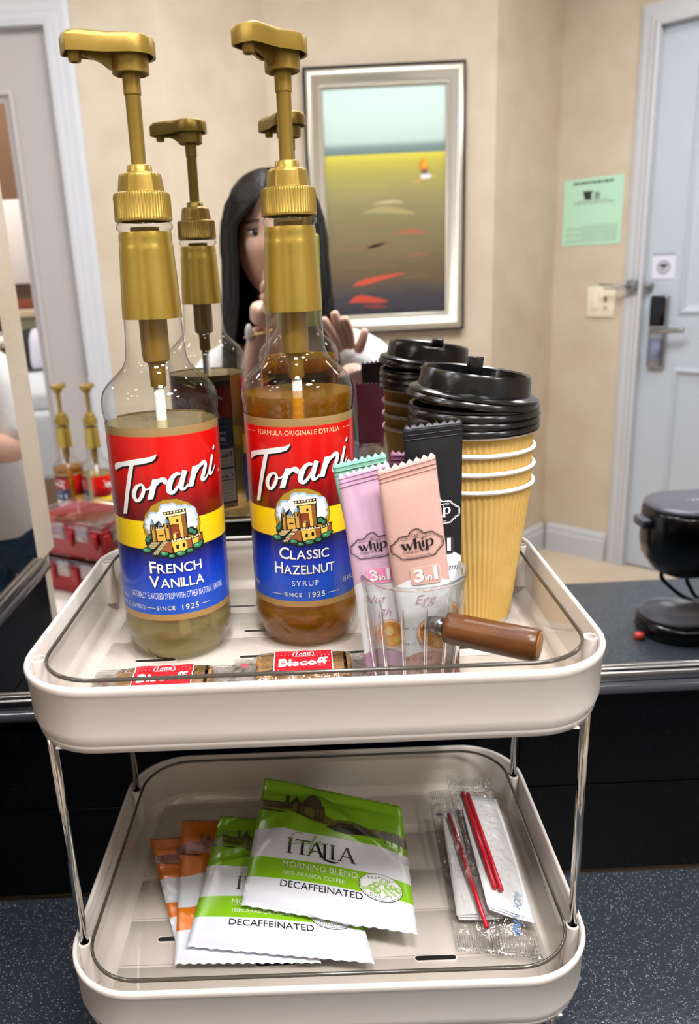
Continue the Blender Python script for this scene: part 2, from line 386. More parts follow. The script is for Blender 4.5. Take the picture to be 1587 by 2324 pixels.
# far walls of the room (behind the camera)
def seg_wall(name, p, q, z0=FLOOR, z1=CEIL, th=.10, label=None):
    a, b = Vector((*p, 0)), Vector((*q, 0)); d = (b - a).normalized(); n = Vector((d.y, -d.x, 0)) * th
    pts = [a, b, b + n, a + n]; v = [(x.x, x.y, z) for z in (z0, z1) for x in pts]
    return struct(name, (v, [(3, 2, 1, 0), (4, 5, 6, 7), (0, 1, 5, 4), (1, 2, 6, 5), (2, 3, 7, 6), (3, 0, 4, 7)]), M_WALL, label=label)
# the outline runs anticlockwise seen from above the room side, so thickness grows outward
YD, YP = -1.31, -1.61
seg_wall('wall_chamfer', (-.395, YD), (-.09, YP), label='slanted wallpapered wall between closet door wall and painting wall')
seg_wall('wall_painting', (-.09, YP), (.695, YP), label='beige wallpapered wall carrying the framed landscape painting')
seg_wall('wall_niche', (.695, YP), (1.018, -1.934), label='slanted shadowed wallpapered wall beside the painting')
seg_wall('wall_entry', (1.018, -1.934), (1.279, -1.673), label='slanted wallpapered wall carrying the green notice')
seg_wall('wall_entry_far', (1.915, -1.037), (2.5, -.452), label='wallpapered wall beyond the entry door')
seg_wall('wall_over_door', (1.279, -1.673), (1.915, -1.037), 1.388, CEIL, label='wallpapered wall above the entry door')
seg_wall('wall_right', (2.5, -.452), (2.5, .70), label='plain wallpapered wall at the right end of the counter')
seg_wall('wall_closet', (-.735, YD), (-.395, YD), label='wallpapered wall strip beside the white closet door')
seg_wall('wall_closet_far', (-2.5, YD), (-1.50, YD), label='wallpapered wall beyond the closet door')
seg_wall('wall_over_closet', (-1.50, YD), (-.735, YD), 1.372, CEIL, label='wallpapered wall above the closet door')
M_BEDWALL = mat('bedroom_brown_wall', '#6e4a2c', .7)
seg_wall('wall_bedroom', (-2.5, -2.72), (-.6, -2.72), label='brown bedroom wall behind the bed')
bpy.data.objects['wall_bedroom'].data.materials[0] = M_BEDWALL

# baseboards
def prof_bar(prof, L, x0=0):
    """extrude a (y,z) profile along x"""
    n = len(prof); V = [(x0, y, z) for y, z in prof] + [(x0 + L, y, z) for y, z in prof]
    return V, [tuple(range(n-1, -1, -1)), tuple(range(n, 2*n))] + [(i, (i+1) % n, n+(i+1) % n, n+i) for i in range(n)]
BB = [(0.0005, 0), (.016, 0), (.016, .085), (.012, .095), (.012, .108), (.006, .122), (.0005, .124)]
def baseboard(name, p, q, label):
    a, b = Vector((*p, 0)), Vector((*q, 0)); L = (b - a).length; o = struct(name, prof_bar(BB, L), M_TRIM, label=label)
    o.location = (p[0], p[1], FLOOR); o.rotation_euler = (0, 0, math.atan2(b.y - a.y, b.x - a.x))
baseboard('baseboard_painting', (-.07, YP), (.680, YP), 'white baseboard under the painting')
baseboard('baseboard_niche', (.715, YP - .02), (1.004, -1.920), 'white baseboard of the slanted shadowed wall')
baseboard('baseboard_entry', (1.034, -1.918), (1.222, -1.730), 'white baseboard under the green notice')

# entry door on the 45 degree wall: local x along the wall, local y into the room
S2 = math.sqrt(2)
ed = sempty('door_1', (1.018, -1.934, 0), PI/4, 'white panelled entry door with keycard lock on slanted wall')
CAS = [(.0005, 0), (.022, 0), (.024, .012), (.016, .020), (.016, .034), (.011, .040), (.011, .060), (.006, .074), (.0005, .076)]
def casing(parent, x0, x1, ztop, w=.076):
    """moulded casing: two legs and a head, profile (depth, across)"""
    for sgn, xe in ((-1, x0), (1, x1)):
        V = []; n = len(CAS)
        for z, mit in ((FLOOR, 0), (ztop, 1)):
            for d, a in CAS: V.append((xe + sgn*(a), d, z + (a if mit else 0)))
        mesh('casing_leg', (V, [tuple(range(n)), tuple(range(2*n-1, n-1, -1))] + [(i, n+i, n+(i+1) % n, (i+1) % n) for i in range(n)]), M_TRIM, parent, False)
    V = []
    for xe, sgn in ((x0, -1), (x1, 1)):
        for d, a in CAS: V.append((xe + sgn*a, d, ztop + a))
    n = len(CAS)
    mesh('casing_head', (V, [tuple(range(n)), tuple(range(2*n-1, n-1, -1))] + [(i, n+i, n+(i+1) % n, (i+1) % n) for i in range(n)]), M_TRIM, parent, False)
casing(ed, .370, 1.268, 1.386)
def panel_door(parent, x0, x1, z0, z1, y0, y1, panels, glass=None, M_DOOR=M_DOOR):
    """door leaf with sunk panels: stiles and rails as one leaf, each panel its own piece"""
    leaf = []
    xs = sorted({x0, x1, *[p[0] for p in panels], *[p[1] for p in panels]}); zs = sorted({z0, z1, *[p[2] for p in panels], *[p[3] for p in panels]})
    for a, b in zip(xs, xs[1:]):
        for c, d in zip(zs, zs[1:]):
            mx, mz = (a+b)/2, (c+d)/2
            if any(p[0] < mx < p[1] and p[2] < mz < p[3] for p in panels): continue
            leaf.append(box(a, b, y0, y1, c, d))
    lf = mesh('leaf', join(*leaf), M_DOOR, parent, False)
    for p in panels:
        fr = []
        for ins, yy in ((0, y1 + .004), (.012, y1 + .008), (.020, y1 - .004), (.034, y1 - .009)):
            fr.append([(p[0]+ins, yy, p[2]+ins), (p[1]-ins, yy, p[2]+ins), (p[1]-ins, yy, p[3]-ins), (p[0]+ins, yy, p[3]-ins)])
        base = [(p[0], y1, p[2]), (p[1], y1, p[2]), (p[1], y1, p[3]), (p[0], y1, p[3])]
        V, F = loops([base] + fr, False, False)
        mesh('panel_moulding', (V, [tuple(reversed(q)) for q in F]), M_DOOR, parent, False)
        if glass: mesh('glass_pane', box(p[0]+.02, p[1]-.02, y0 + .012, y0 + .016, p[2]+.02, p[3]-.02), clear('door_glass', (.97, .98, .98), 1.3, .01), parent, False)
        else: mesh('panel', box(p[0], p[1], y0 + .006, y1 - .008, p[2], p[3]), M_DOOR, parent, False)
panel_door(ed, .372, 1.266, FLOOR + .008, 1.384, -.050, -.012, [(.50, .79, .42, 1.25), (.86, 1.14, .42, 1.25), (.50, .79, -.46, .225), (.86, 1.14, -.46, .225)])
mesh('door_jamb', join(box(.362, .3715, -.10, .0004, FLOOR, 1.386), box(1.2665, 1.276, -.10, .0004, FLOOR, 1.386), box(.362, 1.276, -.10, .0004, 1.3845, 1.394)), M_TRIM, ed, False)
lk = mesh('lock_plate', bbox(.402, .466, -.0118, .012, .222, .490, .008, 3), mat('satin_nickel', '#a9abb5', .25, 1), ed)
mesh('card_reader', bbox(.406, .462, .0122, .022, .378, .486, .006, 3), mat('reader_black', '#05060f', .12), lk)
mesh('lever', tube(crom([(.432, .012, .362), (.432, .040, .362), (.436, .050, .362), (.48, .052, .364), (.545, .046, .368)], 4), [.010]*5 + [.009]*12, 10), M_STEEL, lk)
mesh('plate_window', bbox(.412, .456, .0122, .016, .25, .33, .004), mat('lock_blue_grey', '#8f97b8', .15, .6), lk)
lt = mesh('swing_latch', join(bbox(.318, .356, .0245, .040, .505, .548, .004), tube([(.337, .041, .528), (.300, .060, .528), (.255, .064, .532), (.225, .060, .534)], .004, 8), tube([(.337, .041, .520), (.300, .058, .518), (.240, .058, .520)], .003, 8)), M_STEEL, ed)
mesh('latch_knob', join(bbox(.378, .402, -.0118, .014, .512, .536, .004), ball((.39, .022, .524), .009)), M_STEEL, ed)
pr = Print(); pr.rect(-42, -52, 42, 30, '#dfe0ee', 0); pr.disc(0, -12, 24, '#4a4d57', 1, n=24); pr.disc(0, -12, 20, '#cfd2dd', 2, n=24); pr.disc(0, -6, 15, '#3a3d46', 3, 7); pr.disc(0, -20, 12, '#8e929e', 3, 5); pr.rect(-40, 30, 40, 38, '#9a9db0', 1); pr.rect(-40, -56, 40, -52, '#9a9db0', 1)
pr.build('notice_sticker', ed, S_plane((.432, -.012, .600), (-1, 0, 0), (0, 0, 1), (0, 1, 0)), .2, .06)

# closet door (parallel to the mirror)
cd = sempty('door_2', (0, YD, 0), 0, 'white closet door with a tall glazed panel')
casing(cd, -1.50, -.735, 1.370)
panel_door(cd, -1.498, -.737, FLOOR + .008, 1.368, -.042, -.008, [(-1.385, -.862, -.42, 1.205)], True, mat('closet_door_shaded_paint', '#b5adac', .4))  # white door; its shade and warm light are put into the colour
mesh('door_jamb', join(box(-1.508, -1.4985, -.10, .0004, FLOOR, 1.37), box(-.7365, -.727, -.10, .0004, FLOOR, 1.37), box(-1.508, -.727, -.10, .0004, 1.3685, 1.378)), M_TRIM, cd, False)
for z in (1.08, .33, -.40):
    mesh('hinge', join(tube([(-.7368, -.002, z), (-.7368, -.002, z + .09)], .007, 10), ball((-.7368, -.002, z - .003), .006, 8, 6), ball((-.7368, -.002, z + .093), .006, 8, 6)), M_TRIM if z > .5 else M_STEEL, cd)

# ceiling lamps; the wide flush ones are unseen, added to brighten the room
for lx, ly, lr, lw in DOWNLIGHTS_AND_ADDED:
    t = thing('ceiling_or_added_lamp', 'small round downlight in the ceiling over the counter' if lr < .1 else ('added round flush lamp above the bed, unseen, for brightness' if lx < -1.3 else 'added round flush lamp, unseen, brightening the room'), 'lamp', (lx, ly, CEIL), group='small downlights over the counter' if lr < .1 else 'added unseen flush lamps')
    mesh('trim_ring', lathe([(lr + .002, -.002), (lr + .004, -.016), (lr + .02, -.012), (lr + .022, -.0005)], 32, False, False), M_TRIM, t)
    mesh('diffuser', lathe([(lr + .0018, -.006), (lr + .0018, -.0055)], 32), mat('lamp_diffuser', '#fff6e6', .5, emit=('#fff0dc', 9)), t)

# ------------------------------------------------------------------ two-tier organizer
TX, TY, TYAW = -.003, .533, -.0143
ZR = (.1805, .404)            # rim heights of the two trays
ZF = (.1355, .359)            # surface the things stand on
org = thing('tiered_organizer', 'cream plastic two-tier organizer with chrome posts on the black counter', 'organizer', (TX, TY, 0), TYAW)
M_SLOT = mat('slot_shadow', '#16120f', .6)
PX, PY = .1732, .086
for k in (0, 1):
    zr, zf = ZR[k], ZF[k]; zs = zf - .0022      # shell floor below the liner floor
    zb = zr - .0505
    tr = mesh('tray', rloops(.180, .1325, .050, [(.030, zb), (.016, zb + .0008), (.008, zb + .004), (.003, zb + .010), (.0008, zb + .018), (.0002, zr - .0065), (-.0006, zr - .0055), (-.0010, zr - .002), (-.0004, zr - .0003), (.0006, zr), (.0018, zr - .0002), (.0026, zr - .0015), (.0030, zs + .006), (.0045, zs + .0015), (.009, zs)], n=10), M_BEIGE, org)
    tr['label'] = 'cream tray with rounded corners'
    # ribbed floor
    ys = [-.1215, -.068, -.0235, .0205, .067, .1215]
    for a, b in zip(ys, ys[1:]):
        mesh('floor_panel', bbox(-.158, .158, a + .0012, b - .0012, zs + .0001, zs + .0011, .0004, 1), M_BEIGE, tr)
    def capsule(cx, cyy, L, r, z0, z1, ring=None):
        P = [(cx + L/2 + r*math.cos(t), cyy + r*math.sin(t)) for t in [(-PI/2 + PI*i/8) for i in range(9)]] + [(cx - L/2 + r*math.cos(t), cyy + r*math.sin(t)) for t in [(PI/2 + PI*i/8) for i in range(9)]]
        if not ring: return loops([[(x, y, z0) for x, y in P], [(x, y, z1) for x, y in P]])
        Q = [(cx + L/2 + (r+ring)*math.cos(t), cyy + (r+ring)*math.sin(t)) for t in [(-PI/2 + PI*i/8) for i in range(9)]] + [(cx - L/2 + (r+ring)*math.cos(t), cyy + (r+ring)*math.sin(t)) for t in [(PI/2 + PI*i/8) for i in range(9)]]
        return loops([[(x, y, z0) for x, y in Q], [(x, y, z1) for x, y in Q], [(x, y, z1) for x, y in P], [(x, y, z0) for x, y in P]], False, False)
    SL = [(-.118, -.044), (.079, -.070), (-.040, -.070), (.0, .090), (-.118, .090), (.118, .090)] if k == 0 else [(-.118, -.0115), (-.041, -.0115), (-.041, .0320), (-.066, .081), (.036, -.0115), (.098, -.0115), (.06, .081)]
    for (sx, sy) in SL:
        s = mesh('slot', capsule(sx, sy, .026, .0022, zs + .0011, zs + .0013), M_SLOT, tr, False)
        mesh('slot_rim', capsule(sx, sy, .026, .0022, zs + .0011, zs + .0017, .0009), M_BEIGE, s)
    # clear liner
    LX, LY, LR = .1672, .1232, .040
    lin_ = mesh('liner', join(rloops(LX, LY, LR, [(.0, zr - .0004), (.0015, zs + .016), (.004, zs + .007), (.009, zs + .0024), (.016, zs + .0016)], False, True, 10)), M_ACRYL, org)
    lin_['label'] = 'clear acrylic insert lining the tray'
    mesh('rim', rloops(LX + .0006, LY + .0006, LR, [(.0, zr - .0012), (-.0002, zr), (.0006, zr + .0008), (.0018, zr + .0007), (.0020, zr - .0012)], False, False, 10), M_ACRIM, lin_)
    for sx in (-1, 1):
        for sy in (-1, 1):
            x, y = sx*PX, sy*PY
            v = lathe([(.0050, zb + .012), (.0050, zr - .0034), (.0046, zr - .003), (.0034, zr - .003), (.0034, zr - .012)], 20, True, True)
            mesh('post_socket', xf(v, (x, y, 0)), M_BEIGE, tr, angle=40)
for sx in (-1, 1):
    for sy in (-1, 1):
        x, y = sx*PX, sy*PY
        mesh('post', tube([(x, y, ZR[0] - .0119), (x, y, ZR[1] - .0505)], .0030, 16), M_CHROME, org)
        lg = mesh('leg', tube([(x*.93, y, .006), (x*.93, y, ZR[0] - .0503)], .0045, 16), M_CHROME, org)
        mesh('rubber_foot', lathe([(.008, 0), (.008, .004), (.006, .0065)], 16) if 0 else xf(lathe([(.008, 0.0002), (.008, .004), (.006, .0065)], 16), (x*.93, y, 0)), M_BLACKP, lg)
def TL(x, y, z=0):   # tray-local to world
    c, s = math.cos(TYAW), math.sin(TYAW); return Vector((TX + x*c - y*s, TY + x*s + y*c, z))

# ------------------------------------------------------------------ syrup bottles
R = 39.3
LZ0, LZ1 = 35.0, 173.0
TOR_POLY = [[[-42.0,146.14],[-40.84,147.64],[-37.57,148.84],[-29.96,150.37],[-21.32,152.31],[-14.5,153.42],[-10.27,154.01],[-8.45,154.67],[-6.37,155.85],[-6.27,155.0],[-7.29,152.85],[-8.9,151.25],[-12.05,150.2],[-16.4,149.15],[-22.84,148.12],[-26.72,147.6],[-33.45,146.33],[-37.12,144.86],[-40.66,142.81],[-42.06,143.51]],[[-26.35,148.05],[-22.94,148.37],[-24.94,141.26],[-26.99,134.83],[-29.66,126.11],[-33.24,113.06],[-37.31,112.27],[-35.05,119.94],[-32.44,128.85],[-29.14,139.75]],[[-10.39,138.55],[-6.55,138.82],[-11.18,124.89],[-15.23,124.45]],[[17.48,144.82],[22.13,145.13],[16.85,131.06],[13.03,131.07]]]
TOR_STR = [[[-19.92,134.76,1.62],[-22.44,132.98,2.6],[-24.6,129.38,3.25],[-24.98,126.2,3.14],[-23.47,123.5,2.43],[-20.96,124.28,2.27],[-18.69,127.34,2.71],[-17.34,130.55,2.43],[-17.17,133.15,2.16],[-18.47,134.86,1.73],[-19.92,134.76,1.62]],[[-18.37,132.03,1.19],[-16.73,131.37,1.19],[-14.23,131.76,1.19],[-12.0,133.39,1.19],[-10.54,135.99,1.19]],[[-8.31,134.48,1.62],[-6.39,137.03,2.43],[-3.57,138.26,3.25],[-2.14,136.94,3.25],[-2.98,135.18,2.16]],[[8.54,140.81,1.62],[5.52,141.08,2.43],[2.39,138.25,3.25],[0.43,133.76,3.79],[-0.01,129.93,3.52],[1.92,128.54,2.71],[4.51,130.42,2.16],[7.22,134.29,1.62],[8.93,138.22,1.35]],[[11.74,143.01,3.52],[9.65,137.12,3.35],[8.41,132.64,3.25],[8.82,130.28,2.43],[10.9,130.56,1.62],[13.39,133.09,1.19]],[[19.81,139.87,1.35],[22.03,143.1,2.16],[25.59,145.57,2.98],[27.94,145.67,2.98],[28.52,143.5,3.14],[26.6,139.22,3.25],[24.78,135.42,3.25],[25.35,133.76,2.43],[27.73,134.6,1.62],[30.74,137.38,1.19]],[[36.76,149.38,2.71],[34.7,144.36,2.81],[32.79,139.56,2.98],[32.25,137.07,2.43],[34.68,136.56,1.62],[39.72,141.74,0.81]],[[40.12,155.42,0.97],[39.29,154.04,2.38],[38.19,152.45,1.62]]]
def logo(p, k=1, dx=0, dy=0, col='#f6f4f4', sh='#0b0406'):
    q = Print()
    for P in TOR_POLY: q.poly([(a*k + dx, b*k + dy) for a, b in P], col, 4)
    for P in TOR_STR: q.stroke([(a*k + dx, b*k + dy, w*k) for a, b, w in P], col, 4, n=4)
    if sh: q.shadow(1.3*k, -1.2*k, sh, 2)
    for t, ci, l in q.t: p.tri(t, q.cols[ci], l)
CK = .0336
def castle(p, cx, cz):
    X = lambda x: cx + (x - 797)*CK
    Z = lambda y: cz - (y - 650)*CK
    P = lambda pts, c, l: p.poly([(X(a), Z(b)) for a, b in pts], c, l)
    D = lambda x, y, r, c, l, ry=None: p.disc(X(x), Z(y), r*CK, c, l, (ry or r)*CK, 14)
    Bx = lambda x0, y0, x1, y1, c, l: P([(x0, y0), (x1, y0), (x1, y1), (x0, y1)], c, l)
    D(797, 655, 612, '#6b4d10', 1); D(797, 655, 596, '#b08b2e', 2)
    for x, y, r in ((330,530,98),(290,640,62),(350,720,66),(430,420,112),(560,430,120),(680,260,118),(820,250,112),(950,300,104),(1070,310,108),(1200,380,122),(1250,500,104),(1265,650,82)): D(x, y, r, '#a9c8e8', 3)
    for x, y, r in ((350,540,84),(320,640,52),(440,440,92),(690,285,96),(820,275,92),(950,325,90),(1070,335,88),(1190,400,98),(1230,510,80),(1180,650,140),(700,450,215),(900,480,240),(500,570,170),(1050,520,200)): D(x, y, r, '#e9eff6', 4)
    for x, y, r in ((330,860,70),(280,930,75),(260,1000,50),(1180,790,90),(1250,830,80),(1130,760,50)): D(x, y, r, '#0d1f16', 5)
    for x, y, r in ((330,850,44),(270,920,46),(1170,780,52),(1240,830,42)): D(x, y, r, '#3f7d5c', 6)
    P([(620,330),(1100,290),(1110,900),(1180,930),(1430,850),(1440,1060),(1200,1190),(1090,1230),(760,1240),(480,1240),(230,1070),(330,950),(350,590),(390,455),(450,580),(540,500),(600,620),(690,440)], '#140c08', 6)
    P([(735,440),(1075,420),(1090,885),(955,895),(930,600),(760,605)], '#e8bf52', 7); P([(985,425),(1075,420),(1090,885),(1010,893)], '#8a5a2a', 8)
    P([(640,395),(1090,355),(1085,400),(650,435)], '#f2dfae', 8)
    for i in range(7): a = 655 + i*62; b = 340 - i*5.5; P([(a, b), (a+38, b-4), (a+38, b+32), (a, b+36)], '#f2dfae', 8)
    Bx(885, 500, 928, 560, '#140c08', 9)
    P([(765,625),(925,605),(945,895),(775,905)], '#8d3d22', 8)
    P([(372,605),(445,605),(462,955),(386,955)], '#c79a3e', 7); P([(425,605),(445,605),(462,955),(435,955)], '#7a4f20', 8); P([(352,588),(390,470),(455,588)], '#5f87a6', 8); P([(352,588),(390,470),(395,590)], '#a8c6d6', 9); Bx(388, 620, 415, 690, '#140c08', 9)
    P([(465,705),(630,695),(648,930),(485,950)], '#dfae45', 7); Bx(462, 672, 638, 690, '#f2dfae', 8); Bx(515, 805, 608, 838, '#140c08', 9)
    for i in range(4): Bx(470+i*44, 640, 494+i*44, 664, '#f2dfae', 8)
    P([(508,628),(538,515),(582,628)], '#5f87a6', 8)
    P([(642,575),(748,575),(768,912),(668,918)], '#c9a24a', 8); P([(715,575),(748,575),(768,912),(730,914)], '#6d461c', 9); P([(632,568),(688,455),(758,558)], '#5f87a6', 9); P([(632,568),(688,455),(690,566)], '#a8c6d6', 10); Bx(685, 595, 715, 665, '#140c08', 10)
    P([(800,815),(858,805),(858,905),(802,908)], '#f0d775', 9); P([(870,800),(912,800),(912,900),(870,902)], '#6d2c18', 9); P([(795,800),(850,752),(912,795)], '#a88a5a', 10)
    P([(752,985),(1045,965),(1075,1185),(800,1210)], '#f0c94f', 8); P([(1045,965),(1160,940),(1172,1150),(1075,1185)], '#9a5a2b', 9); P([(750,955),(1160,925),(1160,945),(752,980)], '#f2dfae', 9)
    for i in range(6): a = 755 + i*56; b = 925 - i*4; Bx(a, b, a+30, b+34, '#f2dfae', 9)
    Bx(843, 1042, 892, 1128, '#140c08', 10); Bx(972, 1022, 1024, 1112, '#140c08', 10)
    P([(1178,975),(1325,945),(1310,1080),(1192,1125)], '#e8c455', 8); P([(1325,945),(1415,880),(1425,1048),(1310,1080)], '#8f5226', 9)
    for i in range(4): a = 1180 + i*52; b = 918 - i*12; Bx(a, b, a+30, b+40, '#f2dfae', 9)
    P([(690,960),(742,965),(765,1205),(510,1225),(495,1200)], '#a25a34', 8)
    for i in range(6): a = 345 - i*22; b = 968 + i*23; Bx(a, b, a + 185 - i*4, b+13, '#efdca0', 9)
    for i in range(11): a = 590 - i*24; b = 940 + i*28; Bx(a, b, a + 105, b+15, '#f4e3ae', 10)
    for x, y, r in ((240,1150,118),(600,1230,110),(740,1280,95),(930,1250,120),(1110,1210,105),(1290,1140,130),(1380,1080,80),(420,1250,70)): D(x, y, r, '#0d1f16', 10, r*.62)
    for x, y, r in ((225,1140,85),(590,1215,75),(735,1275,62),(920,1235,86),(1110,1200,66),(1290,1125,92),(1370,1075,50)): D(x, y, r, '#3f8a5e', 11, r*.55)
    for x, y, r in ((200,1125,34),(570,1200,30),(720,1265,26),(890,1220,34),(1270,1110,36)): D(x, y, r, '#86c79c', 12, r*.5)

def lab_ramp(name, top):
    return ramp_mat(name, [(.0350, '#a8854e'), (.0393, '#a8854e'), (.0394, '#1a55c2'), (.055, '#1b4fc8'), (.070, '#1838b8'), (.083, '#101c74'), (.0888, '#080a3c'), (.0890, '#f6cf12'), (.1088, '#fbd615'), (.1090, '#5e0408'), (.122, '#8a060a'), (.142, '#cf0d0c'), (.1672, '#dc120c'), (.1673, '#9c7f4a'), (.1730, '#a3865a')], 'Z', .030, .178, .28, .5, coat=.3)
BOTTLE = [(.0005, .004), (.022, .0030), (.0280, .0006), (.0320, .0012), (.0352, .0058), (.0378, .013), (.0392, .021), (.0394, .027), (.0388, .031), (.0384, .0325), (.0388, .034), (.0391, .036), (.0391, .100), (.0391, .1728), (.0393, .1745), (.0398, .1765), (.0396, .1785), (.0402, .1800), (.0404, .1850), (.0400, .1895), (.0384, .1945), (.0350, .1990), (.0306, .2030), (.0262, .2070), (.0228, .2110), (.0210, .2155), (.0203, .2220), (.0198, .2320), (.0194, .2430), (.0180, .2750), (.0171, .2940), (.0168, .2965), (.0172, .2980), (.0184, .2990), (.0185, .3015), (.0176, .3025), (.0162, .3035), (.0158, .3080)]
def inner(prof, z1, off=.0012):
    o = []
    for r, z in prof:
        if z < z1: o.append((max(r - off, .0004), z + (off if z < .006 else 0)))
        else:
            (r0, z0) = prof[[q[1] for q in prof].index(z) - 1]; t = (z1 - z0)/(z - z0); o.append((r0 + (r - r0)*t - off, z1)); break
    return o
def head_outline(scale=1.0, n=8):
    """plan of the pump head: round over the stem, arm towards -x, squared tip"""
    P = []
    for i in range(2*n + 1):
        a = -PI*.60 + PI*1.2*i/(2*n); P.append((.0165*math.cos(a), .0165*math.sin(a)))
    P += [(-.016, .0112), (-.025, .0102), (-.035, .0098), (-.0398, .0082), (-.0412, .004), (-.0412, -.004), (-.0398, -.0082), (-.035, -.0098), (-.025, -.0102), (-.016, -.0112)]
    return P
def make_bottle(label, loc, rz, flavor, liquid, level, head_rz, lean=0.0):
    t = thing('syrup_bottle', label, 'bottle', loc, 0); t.rotation_euler = (0, lean, rz)
    mesh('bottle_body', lathe(BOTTLE, 64, True, False), M_CLEAR, t)
    mesh('syrup', lathe(inner(BOTTLE, level), 64, True, True), liquid, t, angle=30)
    S = S_cyl(R)
    # front label
    A = 1.86; n = 60
    V = [S(u*A*R/ (n/2), z, .10) for z in (LZ0, 60, 89, 109, 140, LZ1) for u in range(-n//2, n//2 + 1)]; w = n + 1
    F = [(k*w+i, k*w+i+1, (k+1)*w+i+1, (k+1)*w+i) for k in range(5) for i in range(n)]
    lb = mesh('front_label', (V, F), lab_ramp('front_label_print', 1), t)
    p = Print(); logo(p); p.disc(44.5, 136.5, 1.0, '#f6f4f4', 3, n=12); p.disc(44.5, 136.5, .75, '#b01010', 4, n=12); p.text('R', 44.5, 136.1, .9, '#f6f4f4', 5)
    p.build('brand_lettering', lb, S)
    p = Print(); castle(p, 0, 104.6); p.build('castle_emblem', lb, S, .2, .025)
    p = Print()
    if flavor == 'hazelnut':
        for s_, z, w_ in (('CLASSIC', 72.2, 36.5), ('HAZELNUT', 60.8, 45)): p.caps(s_, 0, z, 8.4, '#f7f7f5', 4, .78, .012, .07, w_)
        p.shadow(.45, -.45, '#060a30', 2); p.text('SYRUP', 0, 51.6, 4.0, '#efeee6', 3, spacing=1.25)
        p.text('SINCE', -9.5, 43.2, 2.9, '#efe6b8', 3, bold=.01, spacing=1.2); p.text('1925', 8, 42.6, 4.0, '#efe6b8', 3, bold=.01, spacing=1.2)
        for a, b in ((-26, -17), (16.5, 25.5)): p.rect(a, 44.4, b, 44.8, '#efe6b8', 3)
        p.text('25.4 FL.OZ.', 39, 49.5, 3.6, '#efe6b8', 3, sx=.72); p.text('750ml', -46, 47, 3.4, '#efe6b8', 3, sx=.8)
    else:
        for s_, z, w_ in (('FRENCH', 71.0, 37), ('VANILLA', 60.2, 39.5)): p.caps(s_, 0, z, 8.6, '#f7f7f5', 4, .78, .012, .07, w_)
        p.shadow(.45, -.45, '#060a30', 2)
        p.text('NATURALLY FLAVORED SYRUP WITH OTHER NATURAL FLAVORS', 0, 51.6, 4.6, '#e8ecf6', 3, w=74)
        p.text('SINCE', -9.5, 43.2, 2.9, '#efe6b8', 3, bold=.01, spacing=1.2); p.text('1925', 8, 42.6, 4.0, '#efe6b8', 3, bold=.01, spacing=1.2)
        for a, b in ((-24, -17), (16.5, 23)): p.rect(a, 44.4, b, 44.8, '#efe6b8', 3)
        p.text('25.4 FL OZ (1.6 PINTS)', -39, 43.0, 3.2, '#dfe6f6', 3, sx=.62); p.text('750ml', -46, 48.5, 2.8, '#dfe6f6', 3, sx=.7)
    p.build('flavor_lettering', lb, S)
    if flavor == 'hazelnut':
        p = Print(); p.text("FORMULA ORIGINALE D'ITALIA", 0, 161.6, 3.3, '#f3d9a8', 2, w=62); p.rect(-45, 163, -35, 163.3, '#f3d9a8', 2); p.rect(35, 163, 45, 163.3, '#f3d9a8', 2); p.build('motto_lettering', lb, S)
    # back label
    S2b = S_cyl(R, PI); A2 = .93; n = 30
    V = [S2b(u*A2*R/(n/2), z, .10) for z in (LZ0, 42, 90, 140, LZ1) for u in range(-n//2, n//2 + 1)]; w = n + 1
    F = [(k*w+i, k*w+i+1, (k+1)*w+i+1, (k+1)*w+i) for k in range(4) for i in range(n)]
    bl = mesh('back_label', (V, F), ramp_mat('back_label_print', [(.0350, '#a3865a'), (.0398, '#a3865a'), (.0399, '#0a1230'), (.100, '#12204c'), (.1300, '#101a40'), (.1301, '#a30d14'), (.160, '#8e0a12'), (.1640, '#30060a'), (.1660, '#0a0608'), (.1672, '#0a0608'), (.1673, '#9c7f4a'), (.1730, '#a3865a')], 'Z', .030, .178, .3), t)
    p = Print(); logo(p, .62, 0, 60, '#e8e4e4', None)
    p.text('PERFECT FOR', 0, 122.5, 3.0, '#b9c2d4', 3, spacing=1.1); p.rect(-30, 127, 30, 127.4, '#7d8cab', 2); p.rect(-30, 120.5, 30, 120.9, '#7d8cab', 2)
    for x, s_ in ((-24, 'LATTES'), (-8, 'COFFEE'), (8, 'MOCHAS'), (24, 'SODAS')):
        p.poly([(x-3.6, 116), (x+3.6, 116), (x+2.6, 106.5), (x-2.6, 106.5)], '#c8d0de', 2); p.disc(x+3.8, 112, 2.0, '#c8d0de', 2); p.disc(x+3.8, 112, 1.2, '#101a40', 3); p.poly([(x-2.8, 113.6), (x+2.8, 113.6), (x+2.3, 110.5), (x-2.3, 110.5)], '#26345e', 3); p.text(s_, x, 102.5, 2.0, '#b9c2d4', 3)
    p.rect(-35, 42, 35, 98, '#e9e7e2', 2); p.text('Nutrition Facts', 0, 89, 5.8, '#141416', 4, w=66, bold=.012)
    p.text('25 servings per container', -33, 84.5, 2.6, '#2a2a2c', 4, align='L'); p.text('Serving size 2 Tbsp (30mL)', -33, 80.5, 2.6, '#2a2a2c', 4, align='L')
    p.rect(-34, 76.5, 34, 79, '#141416', 3); p.text('Amount per serving', -33, 73.5, 1.9, '#2a2a2c', 4, align='L'); p.text('Calories', -33, 67.2, 5.2, '#141416', 4, align='L', bold=.015); p.text('80', 28, 67.2, 6, '#141416', 4, bold=.015); p.rect(-34, 64.4, 34, 65.6, '#141416', 3)
